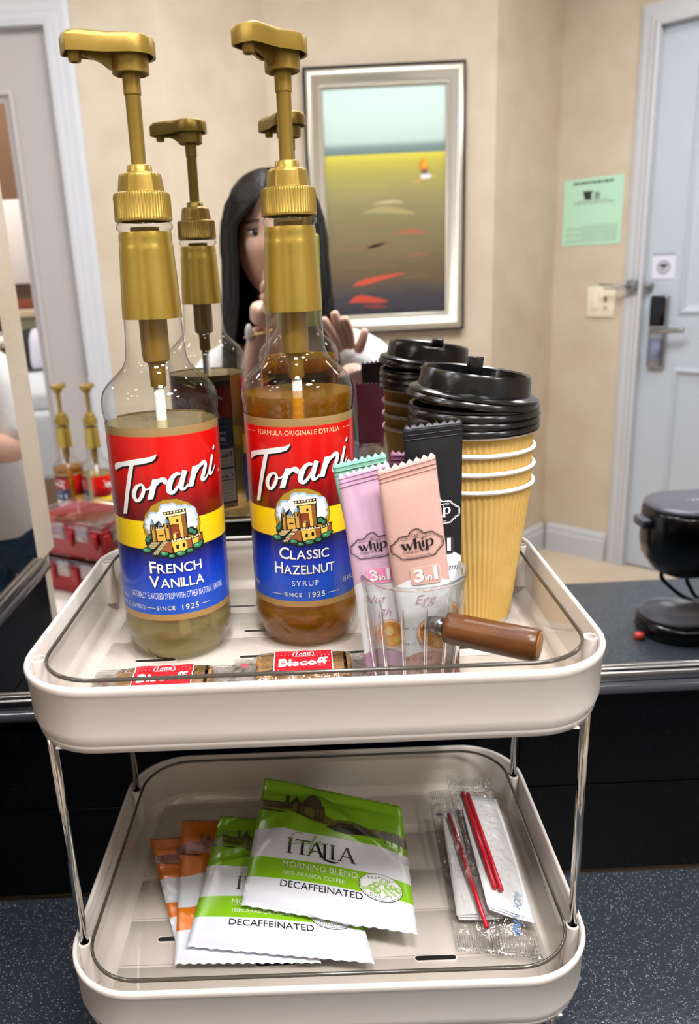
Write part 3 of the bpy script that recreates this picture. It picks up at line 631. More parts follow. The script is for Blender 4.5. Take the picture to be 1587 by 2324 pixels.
    for i, s_ in enumerate(('Total Fat 0g', 'Sodium 0mg', 'Total Carbohydrate 20g', 'Total Sugars 20g', 'Includes 20g Added', 'Protein 0g')):
        p.text(s_, -33, 61.2 - i*3.5, 2.1, '#2a2a2c', 4, align='L'); p.rect(-34, 60.5 - i*3.5, 34, 60.65 - i*3.5, '#6a6a6c', 3)
    p.build('nutrition_print', bl, S2b)
    # neck sleeve
    mesh('neck_sleeve', lathe([(.0201, .2418), (.0201, .2426), (.0197, .2520), (.0186, .2740), (.0181, .2820), (.0182, .2850), (.0179, .2880), (.01735, .2900), (.0176, .2925), (.01735, .2955), (.0171, .2968)], 64, False, False), M_SLEEVE, t)
    # pump
    cap = mesh('pump_collar', lathe([(.0150, .3034), (.0186, .3036), (.0188, .3050), (.0183, .3056), (.0181, .3190), (.0177, .3206), (.0166, .3212)], 240, False, False, rf=lambda r, z, a: r + (.00038 if math.sin(60*a + .3) > 0 else -.00022) if .3055 < z < .3200 else r), M_GOLD, t, angle=50)
    mesh('pump_shoulder', lathe([(.0166, .3212), (.0146, .3216), (.0143, .3230), (.0132, .3305), (.0128, .3322), (.0118, .3330), (.0085, .3332), (.0082, .3338), (.0080, .3372), (.0074, .3378), (.0050, .3380)], 64, False, False, rf=lambda r, z, a: r + (.0006 if math.cos(6*a) > .82 else 0) if .3214 < z < .3325 and r > .0125 else r), M_GOLD, t, angle=45)
    mesh('pump_stem', lathe([(.0048, .3375), (.0049, .3780), (.0050, .3784), (.0055, .3788), (.0057, .3990)], 32, False, False), M_GOLD, t, angle=45)
    ph = head_outline()
    hd = bpy.data.objects.new('pump_head', None)
    def hl(ins, z, dz=0):
        o = []
        for x, y in ph:
            d = math.hypot(x, y) or 1; k = 1 - ins/max(d, .006)
            o.append((x*k, y*k, z + dz*(-x if x < -.012 else .0) ))
        return o
    skirt = [hl(.0016, .4000, .0), hl(.0, .3995, .0), hl(.0, .4010, .0), hl(0, .4078, .0), hl(.0010, .4098, .0), hl(.0038, .4110, .0), hl(.009, .4115, .0)]
    vf = loops(skirt, False, True); top_in = loops([hl(.0016, .4000, .0), hl(.0018, .4078, .0)], False, True)
    coll = lathe([(.0094, .4075), (.0114, .4070), (.0116, .3980), (.0114, .3905), (.0104, .3900), (.0096, .3915), (.0058, .3945)], 40, False, False)
    web = loops([[(-.009, s*.0016, .4075), (-.034, s*.0016, .4078), (-.029, s*.0016, .3990), (-.022, s*.0016, .3975), (-.017, s*.0016, .3955), (-.013, s*.0016, .3925), (-.009, s*.0016, .3920)] for s in (1, -1)])
    noz = lathe([(.0038, .4100), (.0040, .3990), (.0036, .3975), (.0022, .3975), (.0022, .4010)], 20, False, True)
    c_, s_ = math.cos(head_rz), math.sin(head_rz)
    rot = lambda vf: ([(p[0]*c_ - p[1]*s_, p[0]*s_ + p[1]*c_, p[2]) for p in vf[0]], vf[1])
    bpy.data.objects.remove(hd)
    h = mesh('pump_head', rot(join(vf, top_in)), M_GOLD, t, angle=40)
    mesh('head_collar', rot(coll), M_GOLD, h, angle=45); mesh('arm_web', rot(web), M_GOLD, h, False); mesh('spout', rot(xf(noz, (-.0335, 0, -.0024))), M_GOLD, h, angle=45)
    # inside the neck
    mesh('pump_barrel', lathe([(.0095, .3000), (.0095, .2200), (.0090, .2135), (.0060, .2115), (.0055, .2080), (.0055, .1965), (.0050, .1955)], 32, False, True), mat('gold_barrel', '#8f6f22', .4, .25), t, angle=45)
    mesh('dip_tube', tube([(0, 0, .1965), (0, 0, .1200), (.001, -.002, .0600), (.003, -.006, .0095)], .0037, 16), mat('milky_tube', '#e6e3d8', .3, 0, .4), t)
    return t
def liquid_mat(name, col, thru, haze, hk):
    """syrup: tinted straight-through light mixed with a refracting body and a surface sheen"""
    m = bpy.data.materials.new(name); m.use_nodes = True; MATS[name] = m; nt = m.node_tree; nt.nodes.clear(); N = nt.nodes.new; L = nt.links.new
    o = N('ShaderNodeOutputMaterial'); t = N('ShaderNodeBsdfTransparent'); r = N('ShaderNodeBsdfRefraction'); g = N('ShaderNodeBsdfGlossy'); m1 = N('ShaderNodeMixShader'); m2 = N('ShaderNodeMixShader'); f = N('ShaderNodeLayerWeight')
    t.inputs[0].default_value = lin(col); r.inputs[0].default_value = lin(col); r.inputs['IOR'].default_value = 1.25; r.inputs['Roughness'].default_value = .0; g.inputs['Roughness'].default_value = .02
    m1.inputs[0].default_value = thru; L(r.outputs[0], m1.inputs[1]); L(t.outputs[0], m1.inputs[2])
    f.inputs['Blend'].default_value = .5; pw = N('ShaderNodeMath'); pw.operation = 'POWER'; pw.inputs[1].default_value = 5; L(f.outputs['Facing'], pw.inputs[0]); k = N('ShaderNodeMath'); k.operation = 'MULTIPLY_ADD'; k.inputs[1].default_value = .5; k.inputs[2].default_value = .03; L(pw.outputs[0], k.inputs[0]); L(k.outputs[0], m2.inputs[0])
    tr = N('ShaderNodeBsdfTranslucent'); df = N('ShaderNodeBsdfDiffuse'); tr.inputs[0].default_value = lin(haze); df.inputs[0].default_value = lin(haze); m4 = N('ShaderNodeMixShader'); m4.inputs[0].default_value = .5; m5 = N('ShaderNodeMixShader'); m5.inputs[0].default_value = hk
    L(tr.outputs[0], m4.inputs[1]); L(df.outputs[0], m4.inputs[2]); L(m1.outputs[0], m5.inputs[1]); L(m4.outputs[0], m5.inputs[2])
    L(m5.outputs[0], m2.inputs[1]); L(g.outputs[0], m2.inputs[2]); L(m2.outputs[0], o.inputs[0]); return m
M_AMBER = liquid_mat('amber_syrup', '#f2c766', .58, '#eaae2a', .30); M_PALE = liquid_mat('pale_syrup', '#faf2cf', .58, '#f2e4a6', .28)
B1 = make_bottle('french vanilla syrup bottle with gold pump pointing away from the cups, pale syrup', (-.1062, .5518, ZF[1]), .20, 'vanilla', M_PALE, .1722, .22, .012)
B2 = make_bottle('classic hazelnut syrup bottle with gold pump, amber syrup, beside the measuring glass', (-.0085, .5645, ZF[1]), .0, 'hazelnut', M_AMBER, .1865, .95, .005)

# ------------------------------------------------------------------ pouches: printed film bags built on a warped quad
class Pouch:
    """bag spanned by four corners (BL, BR, TR, TL); u runs along the bottom, v upwards, both in mm"""
    def __init__(s, BL, BR, TR, TL, puff, W=None, L=None, seal=(.05, .06), seed=0, crease=.5, side=.0, curl=0.0):
        s.c = [Vector(p) for p in (BL, BR, TR, TL)]
        s.W = W or 500*((s.c[1]-s.c[0]).length + (s.c[2]-s.c[3]).length); s.L = L or 500*((s.c[3]-s.c[0]).length + (s.c[2]-s.c[1]).length)
        s.n = ((s.c[1]-s.c[0]).cross(s.c[3]-s.c[0]) + (s.c[2]-s.c[3]).cross(s.c[2]-s.c[1])).normalized()
        s.puff, s.seal, s.cr, s.side, s.curl = puff, seal, crease, side, curl
        rnd = random.Random(seed); s.w = [(rnd.uniform(0, 1), rnd.uniform(0, 1), rnd.uniform(0, PI), rnd.uniform(.05, .16), rnd.uniform(-1, 1)) for _ in range(9)]
        s.org = (s.c[0] + s.c[1]) / 2
    def h(s, a, b):
        t = (b - s.seal[0]) / (1 - s.seal[0] - s.seal[1]); t = min(max(t, 0), 1)
        e = math.sin(PI*t)**.45 * max(0, 4*a*(1-a))**.5
        q = s.puff*e
        for x, y, r, w, k in s.w:
            d = (a-x)*math.cos(r) + (b-y)*math.sin(r)*1.6; f = (a-x)*-math.sin(r) + (b-y)*math.cos(r)*1.6
            q += s.cr*.001*k*math.exp(-(d/w*2.2)**2)*math.exp(-(f*2.2)**2)
        return q
    def pt(s, a, b, side=1, off=0):
        c = s.c; P = c[0]*(1-a)*(1-b) + c[1]*a*(1-b) + c[2]*a*b + c[3]*(1-a)*b
        return P + s.n*((s.h(a, b) if side > 0 else -.55*s.puff*(math.sin(PI*min(max((b-s.seal[0])/(1-s.seal[0]-s.seal[1]), 0), 1))**.45 * max(0, 4*a*(1-a))**.5) - .0002) + off + s.curl*(max(0, b - .8)**2*4 )) - s.org
    def S(s, u, v, h): return s.pt(min(max(u/s.W, 0), 1), min(max(v/s.L, 0), 1), 1, h/1000)
    def build(s, name, m, parent, nu=18, nv=34, zig=.0, back=None, ridges=True):
        V, UV, F = [], [], []
        for sd in (1, -1):
            for j in range(nv + 1):
                for i in range(nu + 1):
                    a, b = i/nu, j/nv
                    bb = b
                    if zig and j == nv: bb = 1 + (zig if i % 2 else -zig)
                    if zig and j == 0: bb = (zig if i % 2 else -zig)
                    o = 0
                    if ridges and (b < s.seal[0] or b > 1 - s.seal[1]): o = .0002*(1 if j % 2 else -1)
                    V.append(s.pt(a, bb, sd, o if sd > 0 else -abs(o))); UV.append((a, b))
        w = nu + 1; N = w*(nv + 1)
        for j in range(nv):
            for i in range(nu):
                q = (j*w+i, j*w+i+1, (j+1)*w+i+1, (j+1)*w+i); F.append(q); F.append(tuple(N + k for k in reversed(q)))
        e = [i for i in range(w)] + [j*w + nu for j in range(1, nv + 1)] + [nv*w + i for i in range(nu - 1, -1, -1)] + [j*w for j in range(nv - 1, 0, -1)]
        for a, b in zip(e, e[1:] + e[:1]): F.append((a, N + a, N + b, b))
        return mesh(name, (V, F), m, parent, uv=UV)

# ------------------------------------------------------------------ coffee stick sachets in the measuring glass
def whip_frame(p, cx, cyy, k, col, lay=2):
    H = [(0, 10.2), (2.2, 9.7), (3.8, 8.4), (4.7, 6.9), (6.2, 6.6), (9.2, 6.7), (11.2, 5.9), (12.0, 4.4), (13.6, 3.9), (14.3, 2.5), (16.2, 1.7), (16.7, -1.2), (16.2, -4.4), (14.3, -5.0), (13.6, -6.3), (12.2, -6.8), (11.2, -8.5), (8.6, -9.2), (0, -9.3)]
    P = H + [(-x, y) for x, y in reversed(H[1:-1])]
    p.stroke([(cx + x*k, cyy + y*k, .55*k) for x, y in P], col, lay, n=2, closed=True); p.stroke([(cx + x*k*.945, cyy + y*k*.93, .22*k) for x, y in P], col, lay, n=2, closed=True)
    for sg in (-1, 1):
        p.stroke([(cx + sg*x*k, cyy + y*k, .24*k) for x, y in ((.2, 6.2), (1.6, 7.6), (2.9, 6.9), (2.2, 5.6), (.6, 5.7), (-.6, 5.0), (2.0, 4.0), (5.0, 4.6), (8.2, 5.2), (9.6, 4.7), (8.2, 3.9), (5.4, 4.3))], col, lay, n=3)
        p.disc(cx + sg*3.9*k, cyy + 5.9*k, .28*k, col, lay, n=8)
    p.disc(cx - .8*k, cyy + 6.5*k, .3*k, col, lay, n=8); p.disc(cx + .8*k, cyy + 6.5*k, .3*k, col, lay, n=8)
def whip_word(p, cx, cyy, k, col, lay=3, tiny=True):
    T = lambda pts: [(cx + a*k, cyy + b*k) for a, b in pts]
    def diag(x0, y0, x1, y1, w): p.poly(T([(x0, y0), (x0 + w, y0), (x1 + w*.5, y1), (x1 - w*.35, y1)]), col, lay)
    diag(-10.3, 1.8, -7.6, -2.6, 1.7); diag(-7.2, 1.8, -4.7, -2.6, 1.6)
    p.poly(T([(-7.9, -2.6), (-7.3, -2.6), (-6.0, .6), (-6.5, .6)]), col, lay); p.poly(T([(-5.0, -2.6), (-4.5, -2.6), (-2.5, 1.9), (-3.0, 1.9)]), col, lay)
    p.poly(T([(-10.8, 1.7), (-7.7, 1.7), (-7.7, 2.0), (-10.8, 2.0)]), col, lay); p.poly(T([(-3.9, 1.8), (-1.9, 1.8), (-1.9, 2.05), (-3.9, 2.05)]), col, lay)
    p.poly(T([(-1.9, -2.4), (-.4, -2.4), (-.4, 4.6), (-1.6, 4.6), (-2.3, 4.2)]), col, lay)
    p.stroke([(cx + a*k, cyy + b*k, w*k) for a, b, w in ((-.5, 1.0, .3), (.4, 2.0, .5), (1.3, 1.7, .9), (1.6, .4, 1.3), (1.6, -1.8, 1.3), (2.2, -3.6, .9), (3.6, -4.1, .5), (5.0, -3.4, .5), (5.8, -2.0, .6))], col, lay, n=4)
    p.poly(T([(3.1, -2.1), (4.4, -2.1), (4.4, 2.3), (3.1, 2.3)]), col, lay); p.disc(cx + 3.7*k, cyy + 3.6*k, .6*k, col, lay, n=10)
    p.poly(T([(5.4, -4.3), (6.9, -4.3), (6.9, 2.3), (5.4, 2.3)]), col, lay); p.poly(T([(4.9, -4.6), (7.5, -4.6), (7.5, -4.2), (4.9, -4.2)]), col, lay)
    p.stroke([(cx + a*k, cyy + b*k, w*k) for a, b, w in ((6.8, 1.4, .3), (7.9, 2.3, .5), (9.3, 1.9, 1.0), (9.9, .1, 1.3), (9.2, -1.6, 1.0), (7.9, -2.1, .5), (6.9, -1.6, .3))], col, lay, n=4)
    p.stroke([(cx + a*k, cyy + b*k, .25*k) for a, b in ((3.5, 4.2), (4.4, 4.7), (5.6, 4.0), (6.0, 2.6))], col, lay, n=4)
    if tiny:
        p.text('COFFEE CO', cx - 4.6*k, cyy - 5.0*k, 1.35*k, col, lay, bold=.01); p.text('Purveyors Of Premium Coffee', cx, cyy - 7.6*k, .85*k, col, lay, w=15.5*k)
def badge(p, cx, cyy, k, col, edge, txt='#f6f4f4', sh='#6a4a48'):
    P = rrect(9.6*k, 6.2*k, 1.6*k, 4); p.poly([(cx+a, cyy+b) for a, b in P], edge, 2); P = rrect(9.1*k, 5.7*k, 1.4*k, 4); p.poly([(cx+a, cyy+b) for a, b in P], col, 3)
    for dx, dy, c, l in ((.3*k, -.3*k, sh, 4), (0, 0, txt, 5)):
        p.text('3', cx - 4.6*k + dx, cyy - 4.0*k + dy, 8.2*k, c, l, w=6.2*k, bold=.035); p.text('in', cx + 1.5*k + dx, cyy - 3.8*k + dy, 4.4*k, c, l, w=4.6*k, bold=.02); p.text('1', cx + 6.3*k + dx, cyy - 3.8*k + dy, 8.6*k, c, l, w=2.6*k, bold=.03)
def coffee_cup_print(p, cx, cyy, r, rim):
    p.disc(cx, cyy, r, rim, 2, n=28); p.disc(cx, cyy, r*.90, '#f3e3d2', 3, n=28); p.disc(cx, cyy, r*.84, '#e08a1e', 4, n=28); p.disc(cx + r*.08, cyy - r*.25, r*.5, '#f0b02a', 5, n=20); p.disc(cx, cyy + r*.15, r*.42, '#efa43a', 6, n=18); p.disc(cx - r*.1, cyy + r*.2, r*.28, '#f6cf8a', 7, n=16); p.disc(cx + r*.3, cyy - r*.35, r*.2, '#fbd24a', 7, n=12)
    rnd = random.Random(3)
    for _ in range(26):
        a = rnd.uniform(0, 2*PI); q = r*rnd.uniform(.55, .8); p.disc(cx + q*math.cos(a), cyy + q*math.sin(a), r*rnd.uniform(.02, .05), '#f7c877', 8, n=6)
def sachet(name_label, BL, BR, TR, TL, col, low, inkc, seed, badge_c, badge_e, kind, puff=.0034, loc_group='coffee stick sachets in the measuring glass'):
    P = Pouch(BL, BR, TR, TL, puff, seal=(.03, .075), seed=seed, crease=.9)
    t = thing('coffee_sachet', name_label, 'sachet', P.org, 0, loc_group)
    m = ramp_mat('sachet_film_' + kind, [(0, low), (.150, low), (.1505, '#eceef4'), (.505, '#eef0f6'), (.5055, col), (1, col)], 'Y', 0, 1, .36, .45, coord='UV', warp=('X', .16, .5), bump=(220, .08, .001))
    f = P.build('film', m, t, 16, 44, zig=.008)
    W, L = P.W, P.L; p = Print(); k = W/36.0; cx = W*.5; cyy = L*.655
    if inkc:
        whip_frame(p, cx, cyy, k, inkc); whip_word(p, cx, cyy - .3*k, k, inkc)
        badge(p, cx + 3*k, L*.515, k, badge_c, badge_e, sh='#3c3436')
    if kind == 'peach': p.text('Egg', cx + 1*k, L*.385, 6.2*k, '#c8979b', 3, shear=.45, bold=-.012, sx=1.1); coffee_cup_print(p, cx + 5*k, L*.235, 13.2*k, '#f0b9a0'); p.text('VIETNAMESE', cx + 7*k, L*.075, 2.6*k, '#241c20', 3, rot=.12); p.text('MODERN', cx - 4*k, L*.045, 2.6*k, '#241c20', 3, rot=.1)
    if kind == 'lilac': p.text('Nut', cx - 3*k, L*.385, 6.2*k, '#c77fa4', 3, shear=.45, bold=-.012, sx=1.1); p.text('Bh', cx + 3*k, L*.315, 6.2*k, '#c77fa4', 3, shear=.45, bold=-.012, sx=1.1); coffee_cup_print(p, cx + 6*k, L*.225, 12.6*k, '#f0b9a0'); p.text('MODERN CO', cx, L*.05, 2.6*k, '#241c20', 3)
    if kind == 'black': p.text('Cream', cx + 7*k, L*.415, 4.6*k, '#1c1c20', 3, shear=.45, bold=-.008); p.text('free', cx + 9*k, L*.352, 4.4*k, '#6d6e74', 3); coffee_cup_print(p, cx + 6*k, L*.225, 12.6*k, '#f0b9a0')
    if p.t: p.build('print', f, P.S, .5, .05, 2.0)
    for i in range(3):
        v = L*(.945 + .018*i); mesh('seal_crimp', tube([P.S(W*a/12, v, .25) for a in range(13)], .00035, 5), m, f)
    return t
sachet('peach coffee sachet with black emblem, foremost in the measuring glass', (.0573, .4655, .3655), (.0925, .4655, .3635), (.0740, .458, .5190), (.0390, .458, .5100), '#dab0a6', '#c9968c', '#1c1416', 5, '#e5b3a6', '#f2cfc6', 'peach')
sachet('lilac coffee sachet tucked behind the peach one', (.0310, .4735, .3655), (.0600, .4705, .3640), (.0475, .4695, .5125), (.0160, .4740, .5040), '#d9b3cd', '#b98fb4', '#1c1416', 8, '#f08cba', '#f9c3da', 'lilac')
sachet('black coffee sachet with white emblem, tallest in the measuring glass', (.0680, .4870, .3655), (.0940, .4790, .3645), (.0985, .4990, .5310), (.0600, .5010, .5275), '#17181d', '#2a2a30', '#f3f3f4', 11, '#2b2d35', '#3d404a', 'black')
sachet('mint green coffee sachet behind the lilac one', (.0380, .4855, .3660), (.0650, .4815, .3650), (.0470, .4840, .5150), (.0130, .4885, .5080), '#8fc9b4', '#7fb5a4', None, 15, '', '', 'mint')
sachet('plum coloured coffee sachet between the mint and black ones', (.0560, .4965, .3660), (.0820, .4950, .3650), (.0850, .5125, .5060), (.0530, .5170, .5080), '#7d4468', '#69405c', None, 19, '', '', 'plum')

# ------------------------------------------------------------------ measuring glass with wooden handle
GX, GY = .0625, .4775
mg = thing('measuring_glass', 'clear fluted measuring glass with wooden handle holding coffee sachets', 'glass', (GX, GY, ZF[1]))
flute = lambda r, z, a: r + (.0011*abs(math.cos(7*a)) - .0006 if .008 < z < .066 else 0)
mesh('glass_wall', lathe([(.0005, .0004), (.0245, .0004), (.0262, .0022), (.0270, .0080), (.0310, .0450), (.0332, .0680), (.0345, .0755), (.0350, .0780), (.0344, .0792), (.0332, .0785), (.0318, .0680), (.0296, .0450), (.0258, .0080), (.0240, .0050), (.0005, .0048)], 112, True, True, rf=flute), M_GLASS, mg)
for k in range(14):
    a = 2*PI*(k + .5)/14 - PI/2 - .1; c_, s_ = math.cos(a), math.sin(a)
    mesh('flute_rib', tube([(c_*r, s_*r, z) for r, z in ((.0272, .006), (.0280, .012), (.0300, .030), (.0318, .048), (.0333, .064), (.0338, .070))], [.0004, .0011, .0012, .0012, .0009, .0003], 8), mat('solid_glass', '#ffffff', 0, 0, .5, trans=1, ior=1.5), mg)
v = [(.0338 + .0013*math.cos(q), .0785 + .0013*math.sin(q)) for q in [2*PI*k/10 for k in range(11)]]
mesh('glass_rim', lathe(v, 96, False, False), mat('solid_glass', '#ffffff', 0, 0, .5, trans=1, ior=1.5), mg)
p = Print()
for i, (a, b) in enumerate((('6oz', '180ml'), ('5oz', '150ml'), ('4oz', '120ml'), ('3oz', '90ml'))):
    z = 51.5 - i*11.2; p.text(a, -3.2, z, 2.3, '#18181a', 1, align='R'); p.text(b, 3.2, z, 2.3, '#18181a', 1, align='L')
    p.stroke([(0, z + 2.2), (1.1, z + 1.1), (0, z), (-1.1, z + 1.1)], '#18181a', 1, w=.3, n=1, closed=True)
def S_gl(u, v, h):
    r = 27.0 + (v - 8)*.108 + .9 + h; th = u/30.0 - .10; return (r*math.sin(th)/1000, -r*math.cos(th)/1000, v/1000)
p.build('volume_marks', mg, S_gl, .25)
M_WOOD = mat('walnut_wood', '#663a17', .3, 0, .5, noise=(60, '#48280f', .35, .7, 8))
nt = M_WOOD.node_tree; _tcn = [n for n in nt.nodes if n.type == 'TEX_COORD'][0]; _nn = [n for n in nt.nodes if n.type == 'TEX_NOISE'][0]
_mp = nt.nodes.new('ShaderNodeMapping'); _mp.inputs['Scale'].default_value = (.25, 1, 1.6); nt.links.new(_tcn.outputs['Object'], _mp.inputs[0]); nt.links.new(_mp.outputs[0], _nn.inputs['Vector'])
h0 = Vector((.0805, .4535, .4072)); h1 = Vector((.1310, .4250, .4056)); hd = (h1 - h0).normalized(); Lh = (h1 - h0).length
def along(prof, p0, d, n=28):
    v, f = lathe(prof, n); q = Vector((0, 0, 1)).rotation_difference(d); return [p0 + q @ Vector(x) for x in v], f
o = Vector((GX, GY, ZF[1]))
mesh('handle', along([(.0088, 0), (.0098, .0008), (.0100, .004), (.0103, Lh - .006), (.0103, Lh - .0016), (.0096, Lh - .0002), (.0088, Lh)], h0 - o, hd), M_WOOD, mg, angle=50)
mesh('handle_end', along([(.0088, Lh + .0001), (.0080, Lh + .0006), (.0005, Lh + .0008)], h0 - o, hd), mat('walnut_end_grain', '#96682c', .3, noise=(220, '#7a4f1e', .3, .7, 6)), mg)
mesh('handle_ferrule', along([(.0050, -.012), (.0056, -.006), (.0062, -.0002)], h0 - o, hd), M_STEEL, mg)

# ------------------------------------------------------------------ paper cups and lids
M_KRAFT = mat('kraft_paper', '#d9b468', .75, noise=(40, '#d0a85a', .3, .7), bump=(300, .2, .001))
M_CUPW = mat('cup_white_paper', '#eeeae4', .6)
CXY = (.1215, .5775)
def cup_profile(z0, H=.1105, r0=.0300, r1=.0440):
    return [(r0 + (r1-r0)*k/10, z0 + .004 + (H - .004)*k/10) for k in range(11)]
ripple = lambda r, z, a: r + .0006*math.cos(64*(a + .9*(z))) 
for i in range(4):
    t = thing('paper_cup', ['kraft ripple paper cup at the bottom of the nested stack', 'second kraft cup up in the nested stack', 'third kraft cup up in the nested stack', 'topmost kraft cup of the stack, under the black lids'][i], 'cup', (*CXY, ZF[1] + .0001 + i*.0132), group='nested paper cups')
    o = .0000
    mesh('ripple_wrap', lathe(cup_profile(.0, r0=.0300, r1=.0438), 256, False, False, rf=ripple), M_KRAFT, t)
    mesh('cup_wall', lathe([(.0286, .0), (.0293, .0), (.0293, .0042), (.0294, .006), (.0432, .1100), (.0428, .1100), (.0288, .006), (.0005, .006)], 64, False, False), M_CUPW, t)
    v = [(.0446 + .0017*math.cos(q), .1118 + .0017*math.sin(q)) for q in [2*PI*k/10 for k in range(11)]]
    mesh('rolled_rim', lathe(v, 64, False, False), M_CUPW, t)
LIDP = [(.0005, .0085), (.030, .0085), (.0325, .0090), (.0345, .0120), (.0362, .0215), (.0385, .0225), (.0398, .0205), (.0412, .0090), (.0452, .0080), (.0474, .0066), (.0478, .0052), (.0470, .0044), (.0480, .0030), (.0486, .0008), (.0480, -.0004), (.0468, .0008)]
zl = ZF[1] + 3*.0132 + .1118
for i in range(4):
    top = i == 3
    t = thing('cup_lid', ['black plastic lid on the topmost paper cup, lowest of the lids', 'second black lid up in the stack of lids', 'third black lid up in the stack of lids', 'topmost black lid with raised sip tab, tilted on the stack'][i], 'lid', (CXY[0] - (.001 if top else 0), CXY[1], zl + .0008 + i*.0054 + (.0028 if top else 0)), group='stacked black cup lids')
    t.rotation_euler = (0, .145 if top else .02*i, 0)
    mesh('lid_shell', lathe(LIDP, 72, False, False), M_BLACKP, t, angle=38)
    if top:
        mesh('sip_tab', xf(bbox(-.0055, .0055, -.004, .004, -.003, .0085, .0012), (.004, .0250, .0215), (-.15, 0, .1)), M_BLACKP, t)
        mesh('tab_slot', xf(bbox(-.008, .008, -.010, .010, -.0004, .0012, .0004), (-.003, .014, .0088), (0, 0, .1)), M_BLACKP, t)
        for k in range(9): mesh('embossed_dot', ball((-.014 + .0035*k, -.006 + .004*math.sin(k*.8), .0088), (.0012, .0012, .0007), 8, 5), M_BLACKP, t)

# ------------------------------------------------------------------ wrapped caramel biscuits
M_RED = mat('biscuit_red', '#c4101f', .25, 0, .5)
M_COOK = mat('brown_biscuit', '#c59a64', .8, bump=(160, .8, .003), noise=(90, '#a87842', .35, .65))
def biscuit(label, cx, cyy, rot):
    c = TL(cx, cyy, ZF[1]); t = thing('wrapped_biscuit', label, 'biscuit', c, TYAW + rot, 'wrapped biscuits at the tray front')
    scal = [(x + .0012*math.cos(k*1.9), y + .0012*math.sin(k*2.3), ) for k, (x, y) in enumerate(crom(rrect(.0325, .0145, .006, 3), 3, True))]
    mesh('biscuit', loops([[(x*.97, y*.95, .0012) for x, y in scal], [(x, y, .003) for x, y in scal], [(x, y, .0065) for x, y in scal], [(x*.96, y*.93, .0078) for x, y in scal]]), M_COOK, t)
    nx, ny = 40, 8; V, F = [], []
    def hz(x, y, sd):
        e = max(0, 1 - (abs(x)/.0385)**6) * max(0, 1 - (abs(y)/.0185)**12); w = .0006*math.sin(x*420 + y*90)*(1 if abs(x) > .03 else .2) + .0005*math.sin(y*700 + x*50)
        return (.0030 + .0062*e + w) if sd > 0 else (.0030 - .0026*e)
    for sd in (1, -1):
        for i in range(nx + 1):
            for j in range(ny + 1):
                x = -.050 + .1*i/nx; y = (-.0185 + .037*j/ny)
                if i in (0, nx): x += .0011*(1 if j % 2 else -1)
                V.append((x, y, hz(x, y, sd)))
    w = ny + 1; N = w*(nx+1)
    for i in range(nx):
        for j in range(ny):
            q = (i*w+j, (i+1)*w+j, (i+1)*w+j+1, i*w+j+1); F.append(q); F.append(tuple(N + k for k in reversed(q)))
    wr = mesh('clear_wrapper', (V, F), M_FILM, t)
    p = Print(); S = lambda u, v, h: (u/1000, v/1000, hz(u/1000, v/1000, 1) + h/1000)
    p.poly([(-20.5, -16.5), (20.5, -16.5), (20.5, 15), (-20.5, 15)], '#f2ecea', 0); p.poly([(-19.8, -16.5), (19.8, -16.5), (19.8, 14.3), (-19.8, 14.3)], '#c4101f', 1)
    p.disc(0, 8.2, 7.6, '#f6f2f0', 2, 4.6, 24); p.disc(0, 8.2, 7.0, '#c4101f', 3, 4.0, 24); p.text('Lotus', 0, 6.3, 4.4, '#f6f2f0', 4, shear=.3, bold=.01, w=11)
    p.text('Biscoff', 0, -8.4, 9.6, '#f6f2f0', 3, w=34, bold=.03)
    p.rect(-44, 4, -39, 9, '#d2405a', 1)
    p.build('red_print', wr, S, .55, .06, 3)
    return t
biscuit('caramel biscuit in clear wrapper with red print, before the vanilla bottle', -.104, -.0535, .05)
biscuit('caramel biscuit in clear wrapper with red print, before the hazelnut bottle', -.0085, -.0400, .015)

